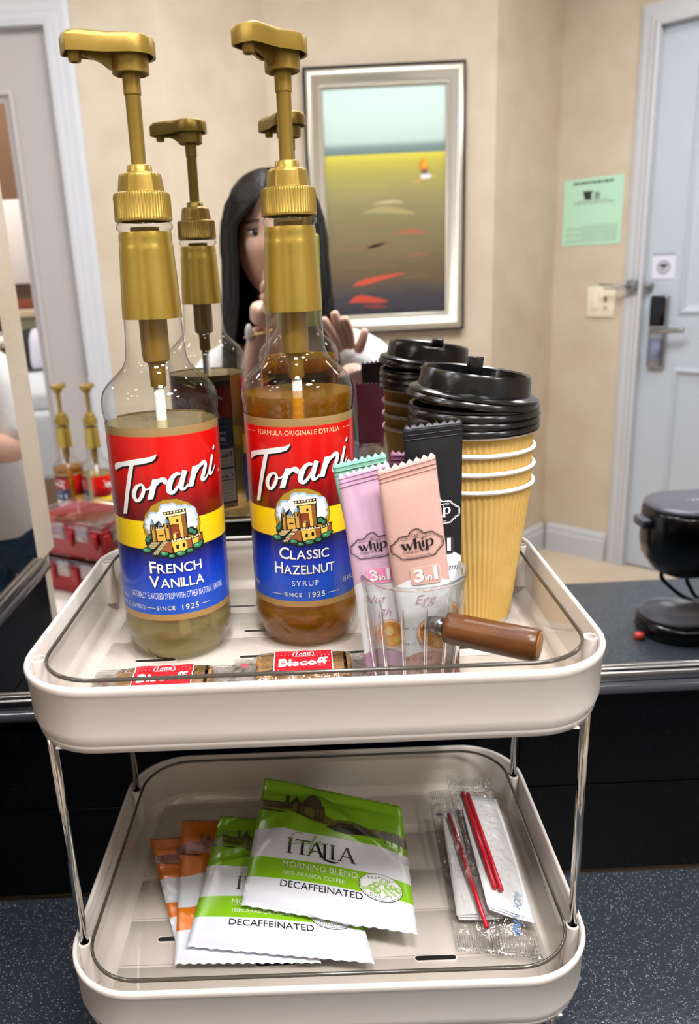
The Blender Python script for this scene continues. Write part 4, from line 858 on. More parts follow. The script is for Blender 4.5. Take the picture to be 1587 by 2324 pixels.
# ------------------------------------------------------------------ ground coffee packets on the lower tray
def venice(p, W, L, dark, mid):
    X = lambda x: W*x; Y = lambda y: L*y
    P = lambda pts, c, l: p.poly([(X(a), Y(b)) for a, b in pts], c, l)
    P([(0, .72), (.10, .73), (.22, .715), (.30, .69), (.38, .67), (.47, .66), (.58, .655), (.70, .65), (.80, .645), (.92, .635), (1, .62), (1, .70), (.92, .715), (.84, .705), (.76, .70), (.68, .71), (.60, .705), (.52, .71), (.47, .735), (.45, .79), (.40, .80), (.30, .80), (.24, .80), (.14, .805), (.05, .80), (0, .805)], mid, 1)
    for x0, x1, y0, y1 in ((.0, .24, .745, .80), (.27, .46, .69, .80)): P([(x0, y0), (x1, y0 - .01), (x1, y1), (x0, y1)], dark, 2)
    for x in range(10): P([(.012 + .023*x, .755), (.022 + .023*x, .755), (.022 + .023*x, .79), (.012 + .023*x, .79)], mid, 3)
    for cx, w, h in ((.255, .036, .045), (.375, .066, .075)):
        pts = [(cx - w, .80)] + [(cx - w*math.cos(PI*k/10), .80 + h*math.sin(PI*k/10)) for k in range(11)] + [(cx + w, .80)]; P(pts, dark, 2)
        P([(cx - .012, .80 + h - .004), (cx + .012, .80 + h - .004), (cx + .009, .80 + h + .022), (cx - .009, .80 + h + .022)], dark, 2); P([(cx - .004, .80 + h + .02), (cx + .004, .80 + h + .02), (cx, .80 + h + .045)], dark, 2)
    P([(.182, .80), (.208, .80), (.208, .868), (.195, .885), (.182, .868)], dark, 2)
    for x in range(6): P([(.295 + .028*x, .70), (.308 + .028*x, .70), (.308 + .028*x, .765), (.295 + .028*x, .765)], mid, 3)
    P([(.335, .695), (.385, .695), (.385, .755), (.36, .772), (.335, .755)], mid, 4)
    P([(.0, .735), (.12, .715), (.2, .70), (.16, .695), (.04, .715), (0, .722)], '#1a140a', 3)
    P([(.47, .645), (.53, .665), (.80, .655), (.84, .64), (.76, .618), (.60, .612), (.54, .618)], '#1a120a', 3); P([(.53, .668), (.78, .66), (.78, .68), (.55, .69)], dark, 4)
    for x in (.86, .90, .95): P([(x, .60), (x + .008, .60), (x + .008, .70), (x, .70)], '#1a120a', 4)
    P([(.80, .655), (1, .615), (1, .675), (.84, .70)], dark, 2)
def italia(p, x, y, k, c, l):
    """roman capitals with thin and thick strokes and bracket serifs; x = left, y = baseline"""
    st = lambda x0, y0, x1, y1, w: p.poly([(x + (x0 - w/2)*k, y + y0*k), (x + (x0 + w/2)*k, y + y0*k), (x + (x1 + w/2)*k, y + y1*k), (x + (x1 - w/2)*k, y + y1*k)], c, l)
    se = lambda cx, cy_, w=1.3: p.rect(x + (cx - w)*k, y + (cy_ - .16)*k, x + (cx + w)*k, y + (cy_ + .16)*k, c, l)
    for ix in (1, 18.6): st(ix, 0, ix, 7, 1.1); se(ix, .1); se(ix, 6.9)
    st(6.2, 0, 6.2, 6.6, 1.1); se(6.2, .1); p.rect(x + 3.2*k, y + 6.5*k, x + 9.2*k, y + 7*k, c, l); st(3.3, 5.6, 3.3, 7, .35); st(9.1, 5.6, 9.1, 7, .35)
    for ax in (11.6, 24.2):
        st(ax - 2.6, 0, ax + .1, 7, .45); st(ax + 2.8, 0, ax + .1, 7, 1.15); p.rect(x + (ax - 1.7)*k, y + 2.2*k, x + (ax + 1.8)*k, y + 2.6*k, c, l); se(ax - 2.6, .1, .9); se(ax + 2.8, .1, 1.1)
    st(15.4, -.9, 15.4, 7, 1.1); se(15.4, 6.9, 1.1); p.stroke([(x + 15.2*k, y - .6*k, .5*k), (x + 17*k, y - 1.0*k, .9*k), (x + 19.5*k, y - 1.3*k, .7*k), (x + 21*k, y - .7*k, .2*k)], c, l, n=4)
def packet(label, BL, BR, TR, TL_, base, dark, mid, seed, kind, puff=.0055, decaf=True, crease=1.6):
    P = Pouch(BL, BR, TR, TL_, puff, seal=(.07, .10), seed=seed, crease=crease)
    t = thing('coffee_packet', label, 'packet', P.org, 0, 'ground coffee packets on the lower tray')
    m = ramp_mat('packet_film_' + kind, [(0, '#e9eaf4'), (.205, '#eceef6'), (.2055, base), (.345, base), (.3455, '#eceef6'), (.565, '#eef0f8'), (.5655, base), (1, base)], 'Y', 0, 1, .22, .5, coord='UV', warp=('X', .05, .55), bump=(120, .12, .0015))
    f = P.build('film', m, t, 30, 40, zig=.004); W, L = P.W, P.L
    p = Print(); venice(p, W, L, dark, mid); k = W/112
    italia(p, 26*k, L*.385, 1.75*k, '#101014', 2)
    p.stroke([(x*k + 26*k, y*k + L*.43, .5*k) for x, y in ((9.5, 12), (7, 13.5), (3, 10), (1.2, 5), (3.5, 2.8), (8, 4.5), (11, 7), (10.2, 4.4), (12.5, 6.6), (13.2, 4.5), (16, 6), (20.5, 10.5), (19.5, 12.5), (17.5, 6), (15.8, -4), (18.5, -1), (18.8, 5.5), (24, 7.5), (23, 8.6), (21.8, 6.2), (24, 5.6), (29, 8))], '#7ab52a' if kind == 'green' else '#d8801e', 3, n=4)
    p.stroke([(50*k, L*.43 + 10.2*k), (51.5*k, L*.43 + 11.8*k)], '#7ab52a' if kind == 'green' else '#d8801e', 3, w=.5*k, n=1)
    p.text('MORNING BLEND', 24*k, L*.285, 4.3*k, '#e8efdc', 2, w=52*k, align='L'); p.rect(24*k, L*.277, 76*k, L*.279, '#c8dca0', 2)
    p.text('100% ARABICA COFFEE', 25*k, L*.232, 2.7*k, '#eef3e4', 2, w=42*k, align='L')
    if decaf: p.text('DECAFFEINATED', 24*k, L*.150, 4.6*k, '#101014', 2, w=55*k, align='L')
    cx, cyy = 91*k, L*.255
    p.disc(cx, cyy, 14.5*k, '#2a2a2e', 2, 10.4*k, 36); p.disc(cx, cyy, 14.1*k, '#f2f3f4', 3, 10.0*k, 36); p.disc(cx, cyy, 13.5*k, '#2a2a2e', 4, 9.4*k, 36); p.disc(cx, cyy, 13.3*k, '#f2f3f4', 5, 9.2*k, 36)
    p.text('PREMIUM', cx, cyy - 10*k, 2.1*k, '#2a2a2e', 6, arc=16.2*k, spacing=1.35); p.text('QUALITY', cx, cyy + 10*k, 2.1*k, '#2a2a2e', 6, arc=-18.2*k, spacing=1.35)
    g = '#9cc46a'
    for x, y, r in ((-6, -1.5, 2.6), (-2.5, -3, 2.8), (-3.2, 1.0, 2.4), (4.5, .8, 2.2), (7.8, 1.6, 2.2), (11.5, .2, 2.3)): p.disc(cx + x*k, cyy + y*k, r*k, g, 6, n=12); p.disc(cx + (x+.5)*k, cyy + (y+.5)*k, r*.5*k, '#d7e8bf', 7, n=8)
    for x, y, rt in ((0, 3.5, 1.2), (4, 4, .6), (3.4, -3.5, -.9), (-10, -2.6, .3), (8, -3, -.5)): p.disc(cx + x*k, cyy + y*k, 3.4*k, '#b9d690', 6, 1.3*k, 12, rt)
    p.build('print', f, P.S, .35, .06, 2.5)
    return t
zf = ZF[0]
packet('orange coffee packet at the bottom of the fanned pile', (-.1225, .4860, zf + .0030), (-.008, .4700, zf + .0030), (-.0500, .5960, zf + .0090), (-.1610, .5935, zf + .0100), '#e87d12', '#5a2508', '#8a3d0c', 31, 'orange', .0022, crease=1.6)
packet('orange coffee packet between the other orange one and the green ones', (-.1180, .4590, zf + .0080), (-.010, .4540, zf + .0080), (-.0400, .6060, zf + .0160), (-.1340, .6100, zf + .0150), '#e87d12', '#5a2508', '#8a3d0c', 37, 'orange', .0026, crease=1.8)
packet('green decaffeinated coffee packet under the topmost one', (-.1100, .4685, zf + .0140), (.0285, .4470, zf + .0125), (.0050, .5860, zf + .0240), (-.0970, .6000, zf + .0255), '#8ec81f', '#3a3208', '#66741a', 41, 'green', .0040, crease=3.2)
packet('green decaffeinated coffee packet lying uppermost on the pile', (-.0700, .4935, zf + .0262), (.0615, .4610, zf + .0222), (.0648, .5865, zf + .0375), (-.0565, .6225, zf + .0465), '#8ec81f', '#3a2c08', '#66641a', 47, 'green', .0062, crease=4.4)

# ------------------------------------------------------------------ napkin and stirrer packs on the lower tray
M_STRAW = mat('red_stirrer', '#c4152a', .3)
def napkin_pack(label, A, Bc, Cc, D, w0, w1, w2, w3, straws, seed, words):
    org_ = Vector(((w0[0] + w1[0])/2, (w0[1] + w1[1])/2, zf + .0005))
    t = thing('napkin_pack', label, 'napkin pack', org_, 0, 'stirrer and napkin packs on the lower tray')
    rel = lambda q: Vector(q) - org_
    q = [rel(x) for x in (D, Cc, Bc, A)]      # BL, BR, TR, TL
    for k in range(3):
        dz = Vector((.0006*k, -.0012*k, -.0011*k)); nn = 10
        up, dn = [], []
        for j in range(nn + 1):
            for i in range(nn + 1):
                a, b = i/nn, j/nn; p0 = q[0]*(1-a)*(1-b) + q[1]*a*(1-b) + q[2]*a*b + q[3]*(1-a)*b + dz
                z = .0007*math.sin(5*a + 3*b + k) + .0005*math.sin(9*b + 2*a)
                up.append(p0 + Vector((0, 0, z + .0008))); dn.append(p0 + Vector((0, 0, z)))
        w = nn + 1; F = []
        for j in range(nn):
            for i in range(nn):
                f4 = (j*w+i, j*w+i+1, (j+1)*w+i+1, (j+1)*w+i); F.append(f4); F.append(tuple(len(up) + x for x in reversed(f4)))
        e = list(range(w)) + [j*w+nn for j in range(1, nn+1)] + [nn*w+i for i in range(nn-1, -1, -1)] + [j*w for j in range(nn-1, 0, -1)]
        for a, b in zip(e, e[1:] + e[:1]): F.append((a, len(up)+a, len(up)+b, b))
        mesh('napkin_fold', (up + dn, F), M_PAPER, t)
    for a, b, r in straws: mesh('stirrer', tube([rel(a), (rel(a) + rel(b))/2 + Vector((0, 0, .0006)), rel(b)], r, 10), M_STRAW, t)
    P = Pouch(w0, w1, w2, w3, .011, seal=(.09, .10), seed=seed, crease=3.2); P.org = org_
    wr = P.build('clear_wrapper', M_FILM, t, 34, 60, zig=.004)
    for sd in (.02, .93):
        for i in range(18): u = P.W*(.08 + .84*i/17); mesh('crimp', tube([P.S(u, P.L*sd, .3), P.S(u + .3, P.L*(sd + .055), .3)], .00035, 4), M_FILM, wr)
    if words:
        p = Print(); p.text('IN', P.W*.68, P.L*.085, 5.6, '#3a6aa8', 1, bold=.03, rot=1.25, align='L', shear=.2); p.text('ROOM', P.W*.72, P.L*.14, 5.6, '#7d9cc4', 1, bold=-.012, rot=1.25, align='L', shear=.2)
        p.build('brand_print', wr, P.S, .4)
    return t
napkin_pack('clear napkin pack with one red stirrer leaning under the other pack', (.1030, .6030, zf + .0150), (.1230, .6030, zf + .0170), (.1300, .4890, zf + .0090), (.0965, .4930, zf + .0060), (.0905, .4650, zf + .0020), (.1260, .4580, zf + .0030), (.1330, .6330, zf + .0210), (.0955, .6330, zf + .0160), [((.1085, .5950, zf + .0195), (.1155, .4740, zf + .0130), .0018)], 61, False)
napkin_pack('clear napkin pack with two red stirrers resting uppermost by the tray side', (.1200, .6130, zf + .0285), (.1535, .6060, zf + .0240), (.1520, .4780, zf + .0135), (.1190, .4880, zf + .0190), (.1120, .4580, zf + .0070), (.1515, .4500, zf + .0060), (.1550, .6350, zf + .0260), (.1130, .6380, zf + .0290), [((.1235, .6080, zf + .0320), (.1280, .5010, zf + .0235), .0019), ((.1278, .6070, zf + .0316), (.1325, .4990, zf + .0232), .0019)], 67, True)

# ------------------------------------------------------------------ things on the far walls
pt = thing('framed_painting', 'tall landscape painting in a silver beaded frame on the beige wall', 'painting', (.308, YP, .404))
PW, PH = .277, .885
M_SILV = mat('silver_leaf', '#d2cdc0', .30, .7, bump=(90, .15, .002))
def rect_loop(ins, y): return [(-PW + ins, y, ins), (PW - ins, y, ins), (PW - ins, y, PH - ins), (-PW + ins, y, PH - ins)]
V, F = loops([rect_loop(a, y) for a, y in ((0, .0006), (0, .030), (.006, .034), (.010, .033))], False, False); mesh('outer_edge', (V, [tuple(reversed(q)) for q in F]), M_BLACKP, pt, False)
V, F = loops([rect_loop(a, y) for a, y in ((.010, .033), (.016, .038), (.024, .039), (.032, .034), (.044, .022), (.054, .016), (.060, .017), (.066, .012), (.066, .006))], False, False); mesh('frame_moulding', (V, [tuple(reversed(q)) for q in F]), M_SILV, pt)
beads = []
def row(a, b, n):
    for i in range(n): t = (i + .5)/n; beads.append(ball([a[k] + (b[k]-a[k])*t for k in range(3)], .0042, 6, 4))
row((-PW+.060, .018, .060), (PW-.060, .018, .060), 48); row((-PW+.060, .018, PH-.060), (PW-.060, .018, PH-.060), 48); row((-PW+.060, .018, .060), (-PW+.060, .018, PH-.060), 84); row((PW-.060, .018, .060), (PW-.060, .018, PH-.060), 84)
tag(mesh('beading', join(*beads), M_SILV, pt), kind='stuff')
mp = ramp_mat('painted_landscape', [(.06, '#33323a'), (.13, '#444146'), (.20, '#655641'), (.30, '#776c4c'), (.40, '#827a56'), (.48, '#958e5c'), (.545, '#a79f50'), (.585, '#bdb348'), (.605, '#d4ca48'), (.612, '#5f7a78'), (.632, '#7f918f'), (.650, '#b9cfc8'), (.75, '#c9e4dc'), (.93, '#cfe4e2')], 'Z', 0, .885, .45, .4)
nt = mp.node_tree; b_ = nt.nodes['Principled BSDF']; r_ = [n for n in nt.nodes if n.type == 'VALTORGB'][0]; mrn = [n for n in nt.nodes if n.type == 'MAP_RANGE'][0]
for e in r_.color_ramp.elements: pass
tc_ = nt.nodes.new('ShaderNodeTexCoord'); mp_ = nt.nodes.new('ShaderNodeMapping'); mp_.inputs['Scale'].default_value = (5, 1, 22); nz = nt.nodes.new('ShaderNodeTexNoise'); nz.inputs['Scale'].default_value = 1.4; nz.inputs['Detail'].default_value = 4
nt.links.new(tc_.outputs['Object'], mp_.inputs[0]); nt.links.new(mp_.outputs[0], nz.inputs['Vector'])
ma = nt.nodes.new('ShaderNodeMath'); ma.operation = 'MULTIPLY_ADD'; ma.inputs[1].default_value = .10; nt.links.new(nz.outputs['Fac'], ma.inputs[0])
sub = nt.nodes.new('ShaderNodeMath'); sub.operation = 'SUBTRACT'; sub.inputs[1].default_value = .05; nt.links.new(mrn.outputs[0], sub.inputs[0]); nt.links.new(sub.outputs[0], ma.inputs[2])
gt = nt.nodes.new('ShaderNodeMath'); gt.operation = 'LESS_THAN'; gt.inputs[1].default_value = .585; nt.links.new(mrn.outputs[0], gt.inputs[0])
mxv = nt.nodes.new('ShaderNodeMix'); mxv.data_type = 'FLOAT'; nt.links.new(gt.outputs[0], mxv.inputs[0]); nt.links.new(mrn.outputs[0], mxv.inputs[2]); nt.links.new(ma.outputs[0], mxv.inputs[3]); nt.links.new(mxv.outputs[0], r_.inputs['Fac'])
cv = mesh('canvas', box(-PW + .062, PW - .062, .0007, .0075, .062, PH - .062), mp, pt, False)
p = Print()
XS = lambda px: -((px - 871)/338*.43*1000) * -1      # photo column to canvas mm
for pts, c in (([(-125, 172, 3), (-80, 182, 20), (0, 198, 12), (70, 208, 3)], '#c8543e'), ([(-140, 112, 4), (-100, 124, 26), (-40, 116, 18), (0, 112, 4)], '#c04c38'), ([(-90, 98, 3), (-45, 95, 10), (0, 92, 3)], '#8a4638'),
               ([(70, 264, 3), (110, 270, 12), (150, 270, 3)], '#946250'), ([(30, 345, 4), (90, 350, 20), (150, 340, 4)], '#a0684e'), ([(-80, 420, 5), (0, 426, 22), (100, 410, 8)], '#a49868'), ([(-40, 447, 4), (20, 452, 12), (60, 448, 4)], '#b8ac84'), ([(-170, 300, 4), (-60, 305, 12), (30, 312, 4)], '#836450'), ([(-70, 300, 3), (-40, 306, 9), (0, 316, 3)], '#564a4c'), ([(-160, 360, 4), (-60, 372, 16), (20, 368, 4)], '#867254'), ([(-150, 230, 4), (-40, 238, 14), (60, 232, 4)], '#766148'), ([(40, 190, 4), (110, 196, 14), (170, 190, 4)], '#6c5e44')):
    p.stroke(pts, c, 2, n=6)
p.disc(135, 563, 16, '#c8781e', 3, 26, 14); p.disc(138, 572, 10, '#e8a02c', 4, 16, 12); p.disc(138, 545, 12, '#6a5a58', 4, 8, 12); p.disc(142, 530, 20, '#d8dce0', 3, 9, 12); p.stroke([(95, 512, 4), (140, 524, 7), (175, 532, 3)], '#c8a05a', 2, n=4)
p.build('brush_marks', cv, S_plane((0, .0075, 0), (1, 0, 0), (0, 0, 1), (0, 1, 0)), .3, .08, 40)

nt_ = thing('wall_notice', 'pale green printed notice on the slanted wall beside the entry door', 'notice', (1.018 + .149/S2, -1.934 + .149/S2, .682), PI/4)
mesh('sheet', bbox(-.119, .119, .0004, .0022, 0, .243, .0006, 1), mat('pale_green_paper', '#b9e3c8', .6), nt_, False)
p = Print()
def greek(y, x0, x1, h, c):      # unreadable printed lines at this distance: word-length bars
    rnd = random.Random(int(y*7)); x = x0
    while x < x1: w = rnd.uniform(6, 20); p.rect(x, y, min(x + w, x1), y + h, c, 1); x += w + 3
greek(222, -78, 82, 9, '#4c5a52'); greek(150, -85, 75, 7, '#9ab0a2'); greek(160, -60, 60, 5, '#9ab0a2'); p.poly([(-2, 196), (40, 198), (36, 182), (30, 166), (4, 166), (6, 184)], '#2a2e2c', 1); p.poly([(-30, 190), (-6, 192), (-8, 166), (-28, 166)], '#7f9086', 1)
for k in range(9): greek(70 - k*7.2, -104, 104 if k % 3 else 40, 2.6, '#8aa294')
p.build('printed_lines', nt_, S_plane((0, .0022, 0), (-1, 0, 0), (0, 0, 1), (0, 1, 0)), .2, .05, 30)

sw = thing('light_switch', 'cream double switch plate below the green notice', 'switch', (1.018 + .207/S2, -1.934 + .207/S2, .409), PI/4)
M_CREAM = mat('cream_plastic', '#ebe3cd', .35)
mesh('plate', bbox(-.057, .057, .0004, .007, 0, .117, .003), M_CREAM, sw)
mesh('rocker', bbox(-.034, -.010, .0072, .011, .030, .087, .002), M_CREAM, sw); mesh('rocker', bbox(.010, .034, .0072, .011, .030, .087, .002), M_CREAM, sw)
mesh('indicator', join(bbox(.018, .026, .0112, .0125, .036, .044, .001), bbox(.016, .028, .0112, .0122, .058, .080, .001)), mat('switch_dark', '#8a6f58', .4), sw)
ot = thing('wall_outlet', 'cream duplex outlet low on the painting wall', 'outlet', (.361, YP, -.225))
mesh('plate', bbox(-.036, .036, .0004, .006, 0, .117, .003), M_CREAM, ot)
for z in (.034, .083):
    s = mesh('socket', bbox(-.017, .017, .0062, .0085, z - .014, z + .014, .002), M_CREAM, ot); mesh('socket_hole', join(box(-.008, -.006, .0086, .0088, z - .004, z + .005), box(.006, .008, .0086, .0088, z - .004, z + .005)), M_BLACKP, s, False)

# ------------------------------------------------------------------ bedroom beyond the glazed door
bd = thing('bed', 'white made bed with brown base seen through the glazed door', 'bed', (-1.50, -2.05, FLOOR))
M_SHEET = mat('white_linen', '#e9ebf0', .8, bump=(25, .3, .01)); M_BROWN = mat('brown_leather', '#5a4038', .5); M_TAN = mat('tan_wood', '#9a7558', .5)
mesh('base', bbox(-.72, .62, -.50, .45, .30, .76, .02), M_TAN, bd); mesh('leg', box(-.70, -.64, .36, .42, .0, .30), M_DKWOOD, bd, False); mesh('leg', box(.54, .60, .36, .42, 0, .30), M_DKWOOD, bd, False); mesh('leg', box(-.70, -.64, -.45, -.39, 0, .30), M_DKWOOD, bd, False); mesh('leg', box(.54, .60, -.45, -.39, 0, .30), M_DKWOOD, bd, False)
mesh('mattress', bbox(-.70, .60, -.48, .43, .761, .835, .03, 3), M_SHEET, bd); mesh('coverlet', bbox(-.735, .64, -.10, .475, .50, .765, .03, 3), M_SHEET, bd)
hb = thing('headboard', 'brown panelled headboard with cream rail behind the bed', 'headboard', (-1.50, -2.66, FLOOR))
mesh('back_panel', bbox(-.8, .72, -.045, .0, .0, 1.13, .006), M_BROWN, hb); mesh('rust_panel', bbox(-.79, .71, .0005, .012, 1.15 - .03, 1.16, .003), mat('rust_wood', '#8a3410', .4), hb); mesh('cream_rail', bbox(-.79, .71, .0005, .05, 1.075, 1.115, .004), mat('cream_rail', '#dcc09a', .4), hb); mesh('lower_panel', bbox(-.79, .71, .0005, .02, .80, 1.07, .004), mat('sage_fabric', '#b9b596', .8), hb)
for k, x in enumerate((-1.72, -1.34)):
    t = thing('bed_pillow', ['white pillow with dark stripes, inner one on the bed', 'white pillow with dark stripes, at the edge of the bed'][k], 'pillow', (x, -2.44, FLOOR + .846), 0, 'striped pillows on the bed')
    V, F = ball((0, 0, .10), (1, 1, 1), 24, 14); V = [(math.copysign(abs(a)**.6, a)*.18, math.copysign(abs(b)**.8, b)*.075 + (c-.10)*-.03, .092 + math.copysign(abs(c-.10)**.6, c-.10)*.092) for a, b, c in V]
    mesh('pillow_case', (V, F), ramp_mat('striped_linen', [(-.18, '#e8e6f0'), (-.125, '#e8e6f0'), (-.124, '#14242c'), (-.098, '#14242c'), (-.097, '#e4e4f2'), (.0, '#e8e8f4'), (.001, '#0c0e12'), (.052, '#0c0e12'), (.053, '#e4e0ee'), (.18, '#e4e0ee')], 'X', -.19, .19, .8), t)
fp = thing('framed_picture', 'small picture with wide white mat above the headboard', 'picture', (-1.60, -2.72, .640))
mesh('frame', bbox(-.24, .255, .0006, .03, 0, .39, .004), mat('frame_white', '#e9dcd4', .5), fp); mesh('inner_bevel', bbox(-.17, .165, .0302, .036, .075, .315, .003), mat('bevel_silver', '#c9c9d2', .3), fp)
mesh('print', box(-.15, .145, .0362, .038, .095, .295), mat('abstract_print', '#7a5a48', .5, noise=(14, '#9aa04a', .3, .7)), fp, False)
bl_ = thing('wall_lamp', 'small glowing lamp on the brown bedroom wall', 'lamp', (-1.95, -2.715, 1.12))
mesh('shade', xf(lathe([(.05, 0), (.08, .16)], 24, True, True), (0, .10, 0)), mat('amber_shade', '#ffcf8a', .6, emit=('#ffb050', 2.5)), bl_); mesh('bracket', tube([(0, .0005, .05), (0, .10, .05), (0, .10, -.004)], .006, 8), M_STEEL, bl_)

# ------------------------------------------------------------------ low console with red boxes and two more bottles
cn = thing('console_table', 'low white console table carrying red boxes and bottles', 'table', (-.66, -.55, FLOOR))
M_WT = mat('white_laminate', '#e6dfd6', .35); ztop = -.040
mesh('table_top', bbox(-.27, .27, -.40, .40, ztop - FLOOR - .03, ztop - FLOOR, .003), M_WT, cn)
for sx in (-1, 1):
    for sy in (-1, 1): mesh('leg', box(sx*.245 - .02, sx*.245 + .02, sy*.37 - .02, sy*.37 + .02, 0, ztop - FLOOR - .0302), M_WT, cn, False)
M_REDP = mat('red_plastic', '#a3141c', .25); M_LIDC = clear('clear_lid', (.90, .80, .80), 1.5, .05, .10)
RB = .52
for k in (0, 1):
    t = thing('red_case', ['red plastic organizer case under the other one on the console', 'red plastic organizer case with clear lid, upper of the two'][k], 'case', (-.512, -.345, ztop + .0002 + k*.088), RB, 'red organizer cases')
    mesh('tub', rloops(.120, .085, .012, [(.010, 0), (.002, .002), (0, .008), (-.002, .064), (-.004, .066), (-.004, .070), (.003, .070), (.006, .010), (.02, .006)], n=4), M_REDP, t)
    mesh('divider', join(box(-.002, .002, -.078, .078, .0062, .060), box(-.112, .112, -.002, .002, .0062, .060)), M_REDP, t, False)
    ld = mesh('clear_lid', rloops(.125, .090, .014, [(.0, .0704), (.0, .080), (.003, .083), (.020, .083), (.024, .0795)], False, True, 4), M_LIDC, t)
    for y in (-.055, 0, .055):
        lt_ = mesh('latch', bbox(.1266, .136, y - .016, y + .016, .046, .082, .003), clear('latch_clear', (.85, .85, .87), 1.5, .05, .2), t)
        mesh('latch_catch', bbox(.1245, .133, y + .018, y + .036, .030, .066, .004), M_REDP, t)
    for x in (-.07, 0, .07):
        mesh('latch', bbox(x - .018, x + .018, .0916, .101, .046, .082, .003), clear('latch_clear', (.85, .85, .87), 1.5, .05, .2), t); mesh('latch_catch', bbox(x + .020, x + .040, .0895, .098, .030, .066, .004), M_REDP, t)
c1 = copy_tree(B2); c1.location = (-.672, -.745, ztop); c1.rotation_euler = (0, 0, PI/2 - .95 + .1); c1['label'] = 'amber syrup bottle on the white console behind the red cases'
c2 = copy_tree(B1); c2.location = (-.588, -.720, ztop); c2.rotation_euler = (0, 0, PI/2 - .22 + .1); c2['label'] = 'pale syrup bottle on the white console behind the red cases'

# ------------------------------------------------------------------ coffee maker at the end of the counter (seen in the mirror)
cm = thing('coffee_maker', 'black single-serve coffee maker at the end of the counter', 'coffee maker', (.684, .130, 0))
M_CMB = mat('coffee_maker_black', '#08080a', .18, 0, .5); M_CMT = mat('coffee_maker_grey', '#55555f', .35)
def oval(hx, hy, r, prof): return rloops(hx, hy, r, prof, n=10)
mesh('base', xf(oval(.125, .070, .062, [(.004, 0.0002), (0, .004), (.002, .024), (.006, .028)]), (0, 0, 0)), M_CMB, cm)
dp = mesh('drip_tray', xf(lathe([(.060, .0282), (.061, .034), (.058, .036), (.0565, .033), (.0005, .033)], 40, True, False), (-.062, 0, 0)), M_CMT, cm)
mesh('column', xf(oval(.055, .066, .045, [(.002, .0283), (0, .05), (0, .150)]), (.072, 0, 0)), M_CMB, cm)
mesh('brew_head', oval(.128, .072, .064, [(.050, .104), (.020, .118), (.004, .142), (0, .165), (0, .218), (.003, .226)]), M_CMB, cm)
tp = mesh('top_lid', oval(.126, .070, .062, [(0, .2262), (.001, .231), (.006, .235), (.012, .236)]), M_CMT, cm)
mesh('lid_lip', xf(bbox(-.012, .004, -.02, .02, -.003, .012, .002), (-.129, 0, .198)), M_CMT, cm)
p = Print()
for i in range(4): p.stroke([(-60 + i*9, -8, .8), (-54 + i*9, 6, 1.2), (-50 + i*9, -5, .8), (-46 + i*9, 4, .6)], '#c6cbd8', 1, n=4)
p.build('lid_marking', tp, S_plane((0, 0, .236), (1, 0, 0), (0, 1, 0), (0, 0, 1)), .3)
tag(mesh('power_cord', tube(crom([(.80, .040, .004), (.755, .030, .004), (.700, .020, .006), (.665, .008, .030), (.650, .004, .052), (.665, .004, .072), (.690, .006, .060), (.700, .016, .030), (.730, .024, .004), (.86, .0, .004)], 6), .004, 8), M_BLACKP), 'black power cord looped beside the coffee maker', 'cord')
tag(mesh('bottle_cap', lathe([(.008, .0002), (.009, .002), (.008, .010), (.005, .012)], 20), mat('coral_plastic', '#d8473c', .4)), 'small coral red cap lying beside the coffee maker', 'cap').location = (.548, .160, 0)

# ------------------------------------------------------------------ person taking the picture (seen in the mirror)
def skin_mesh(chains, sub=2, root=0):
    """chains: list of polylines of (x,y,z,r); points closer than 1e-6 are merged. returns verts, faces"""
    V, R_, E, ix = [], [], [], {}
    for ch in chains:
        pr_ = None
        for q in ch:
            k = tuple(round(a, 5) for a in q[:3])
            if k not in ix: ix[k] = len(V); V.append(q[:3]); R_.append(q[3])
            if pr_ is not None and (pr_, ix[k]) not in E: E.append((pr_, ix[k]))
            pr_ = ix[k]
    me = bpy.data.meshes.new('s'); me.from_pydata(V, E, []); ob = bpy.data.objects.new('s', me); C.objects.link(ob)
    md = ob.modifiers.new('k', 'SKIN'); md.use_smooth_shade = True
    for i, r in enumerate(R_): me.skin_vertices[0].data[i].radius = (r, r); me.skin_vertices[0].data[i].use_root = (i == root)
    ss = ob.modifiers.new('s', 'SUBSURF'); ss.levels = sub; ss.render_levels = sub
    bpy.context.view_layer.update(); ev = ob.evaluated_get(bpy.context.evaluated_depsgraph_get()).to_mesh()
    out = ([v.co.copy() for v in ev.vertices], [tuple(f.vertices) for f in ev.polygons]); C.objects.unlink(ob); bpy.data.objects.remove(ob); return out
M_SKIN = mat('skin', '#e8bca6', .5, sss=.15); M_HAIR = mat('dark_brown_hair', '#0b0706', .42, 0, .25, bump=(160, .5, .003)); M_HAIRT = mat('brown_hair_tips', '#3a261b', .4, bump=(160, .5, .003))
M_SHIRT = mat('white_cotton', '#ecebea', .85, bump=(45, .5, .006)); M_JEAN = mat('blue_denim', '#27405e', .85, noise=(60, '#3b5a7c', .35, .7))
PB = Vector((-.03, -.60, FLOOR))
pe = thing('person', 'person with long dark hair and white shirt photographing the tray with a phone', 'person', PB)
rl = lambda vf: ([Vector(v) - PB for v in vf[0]], vf[1])
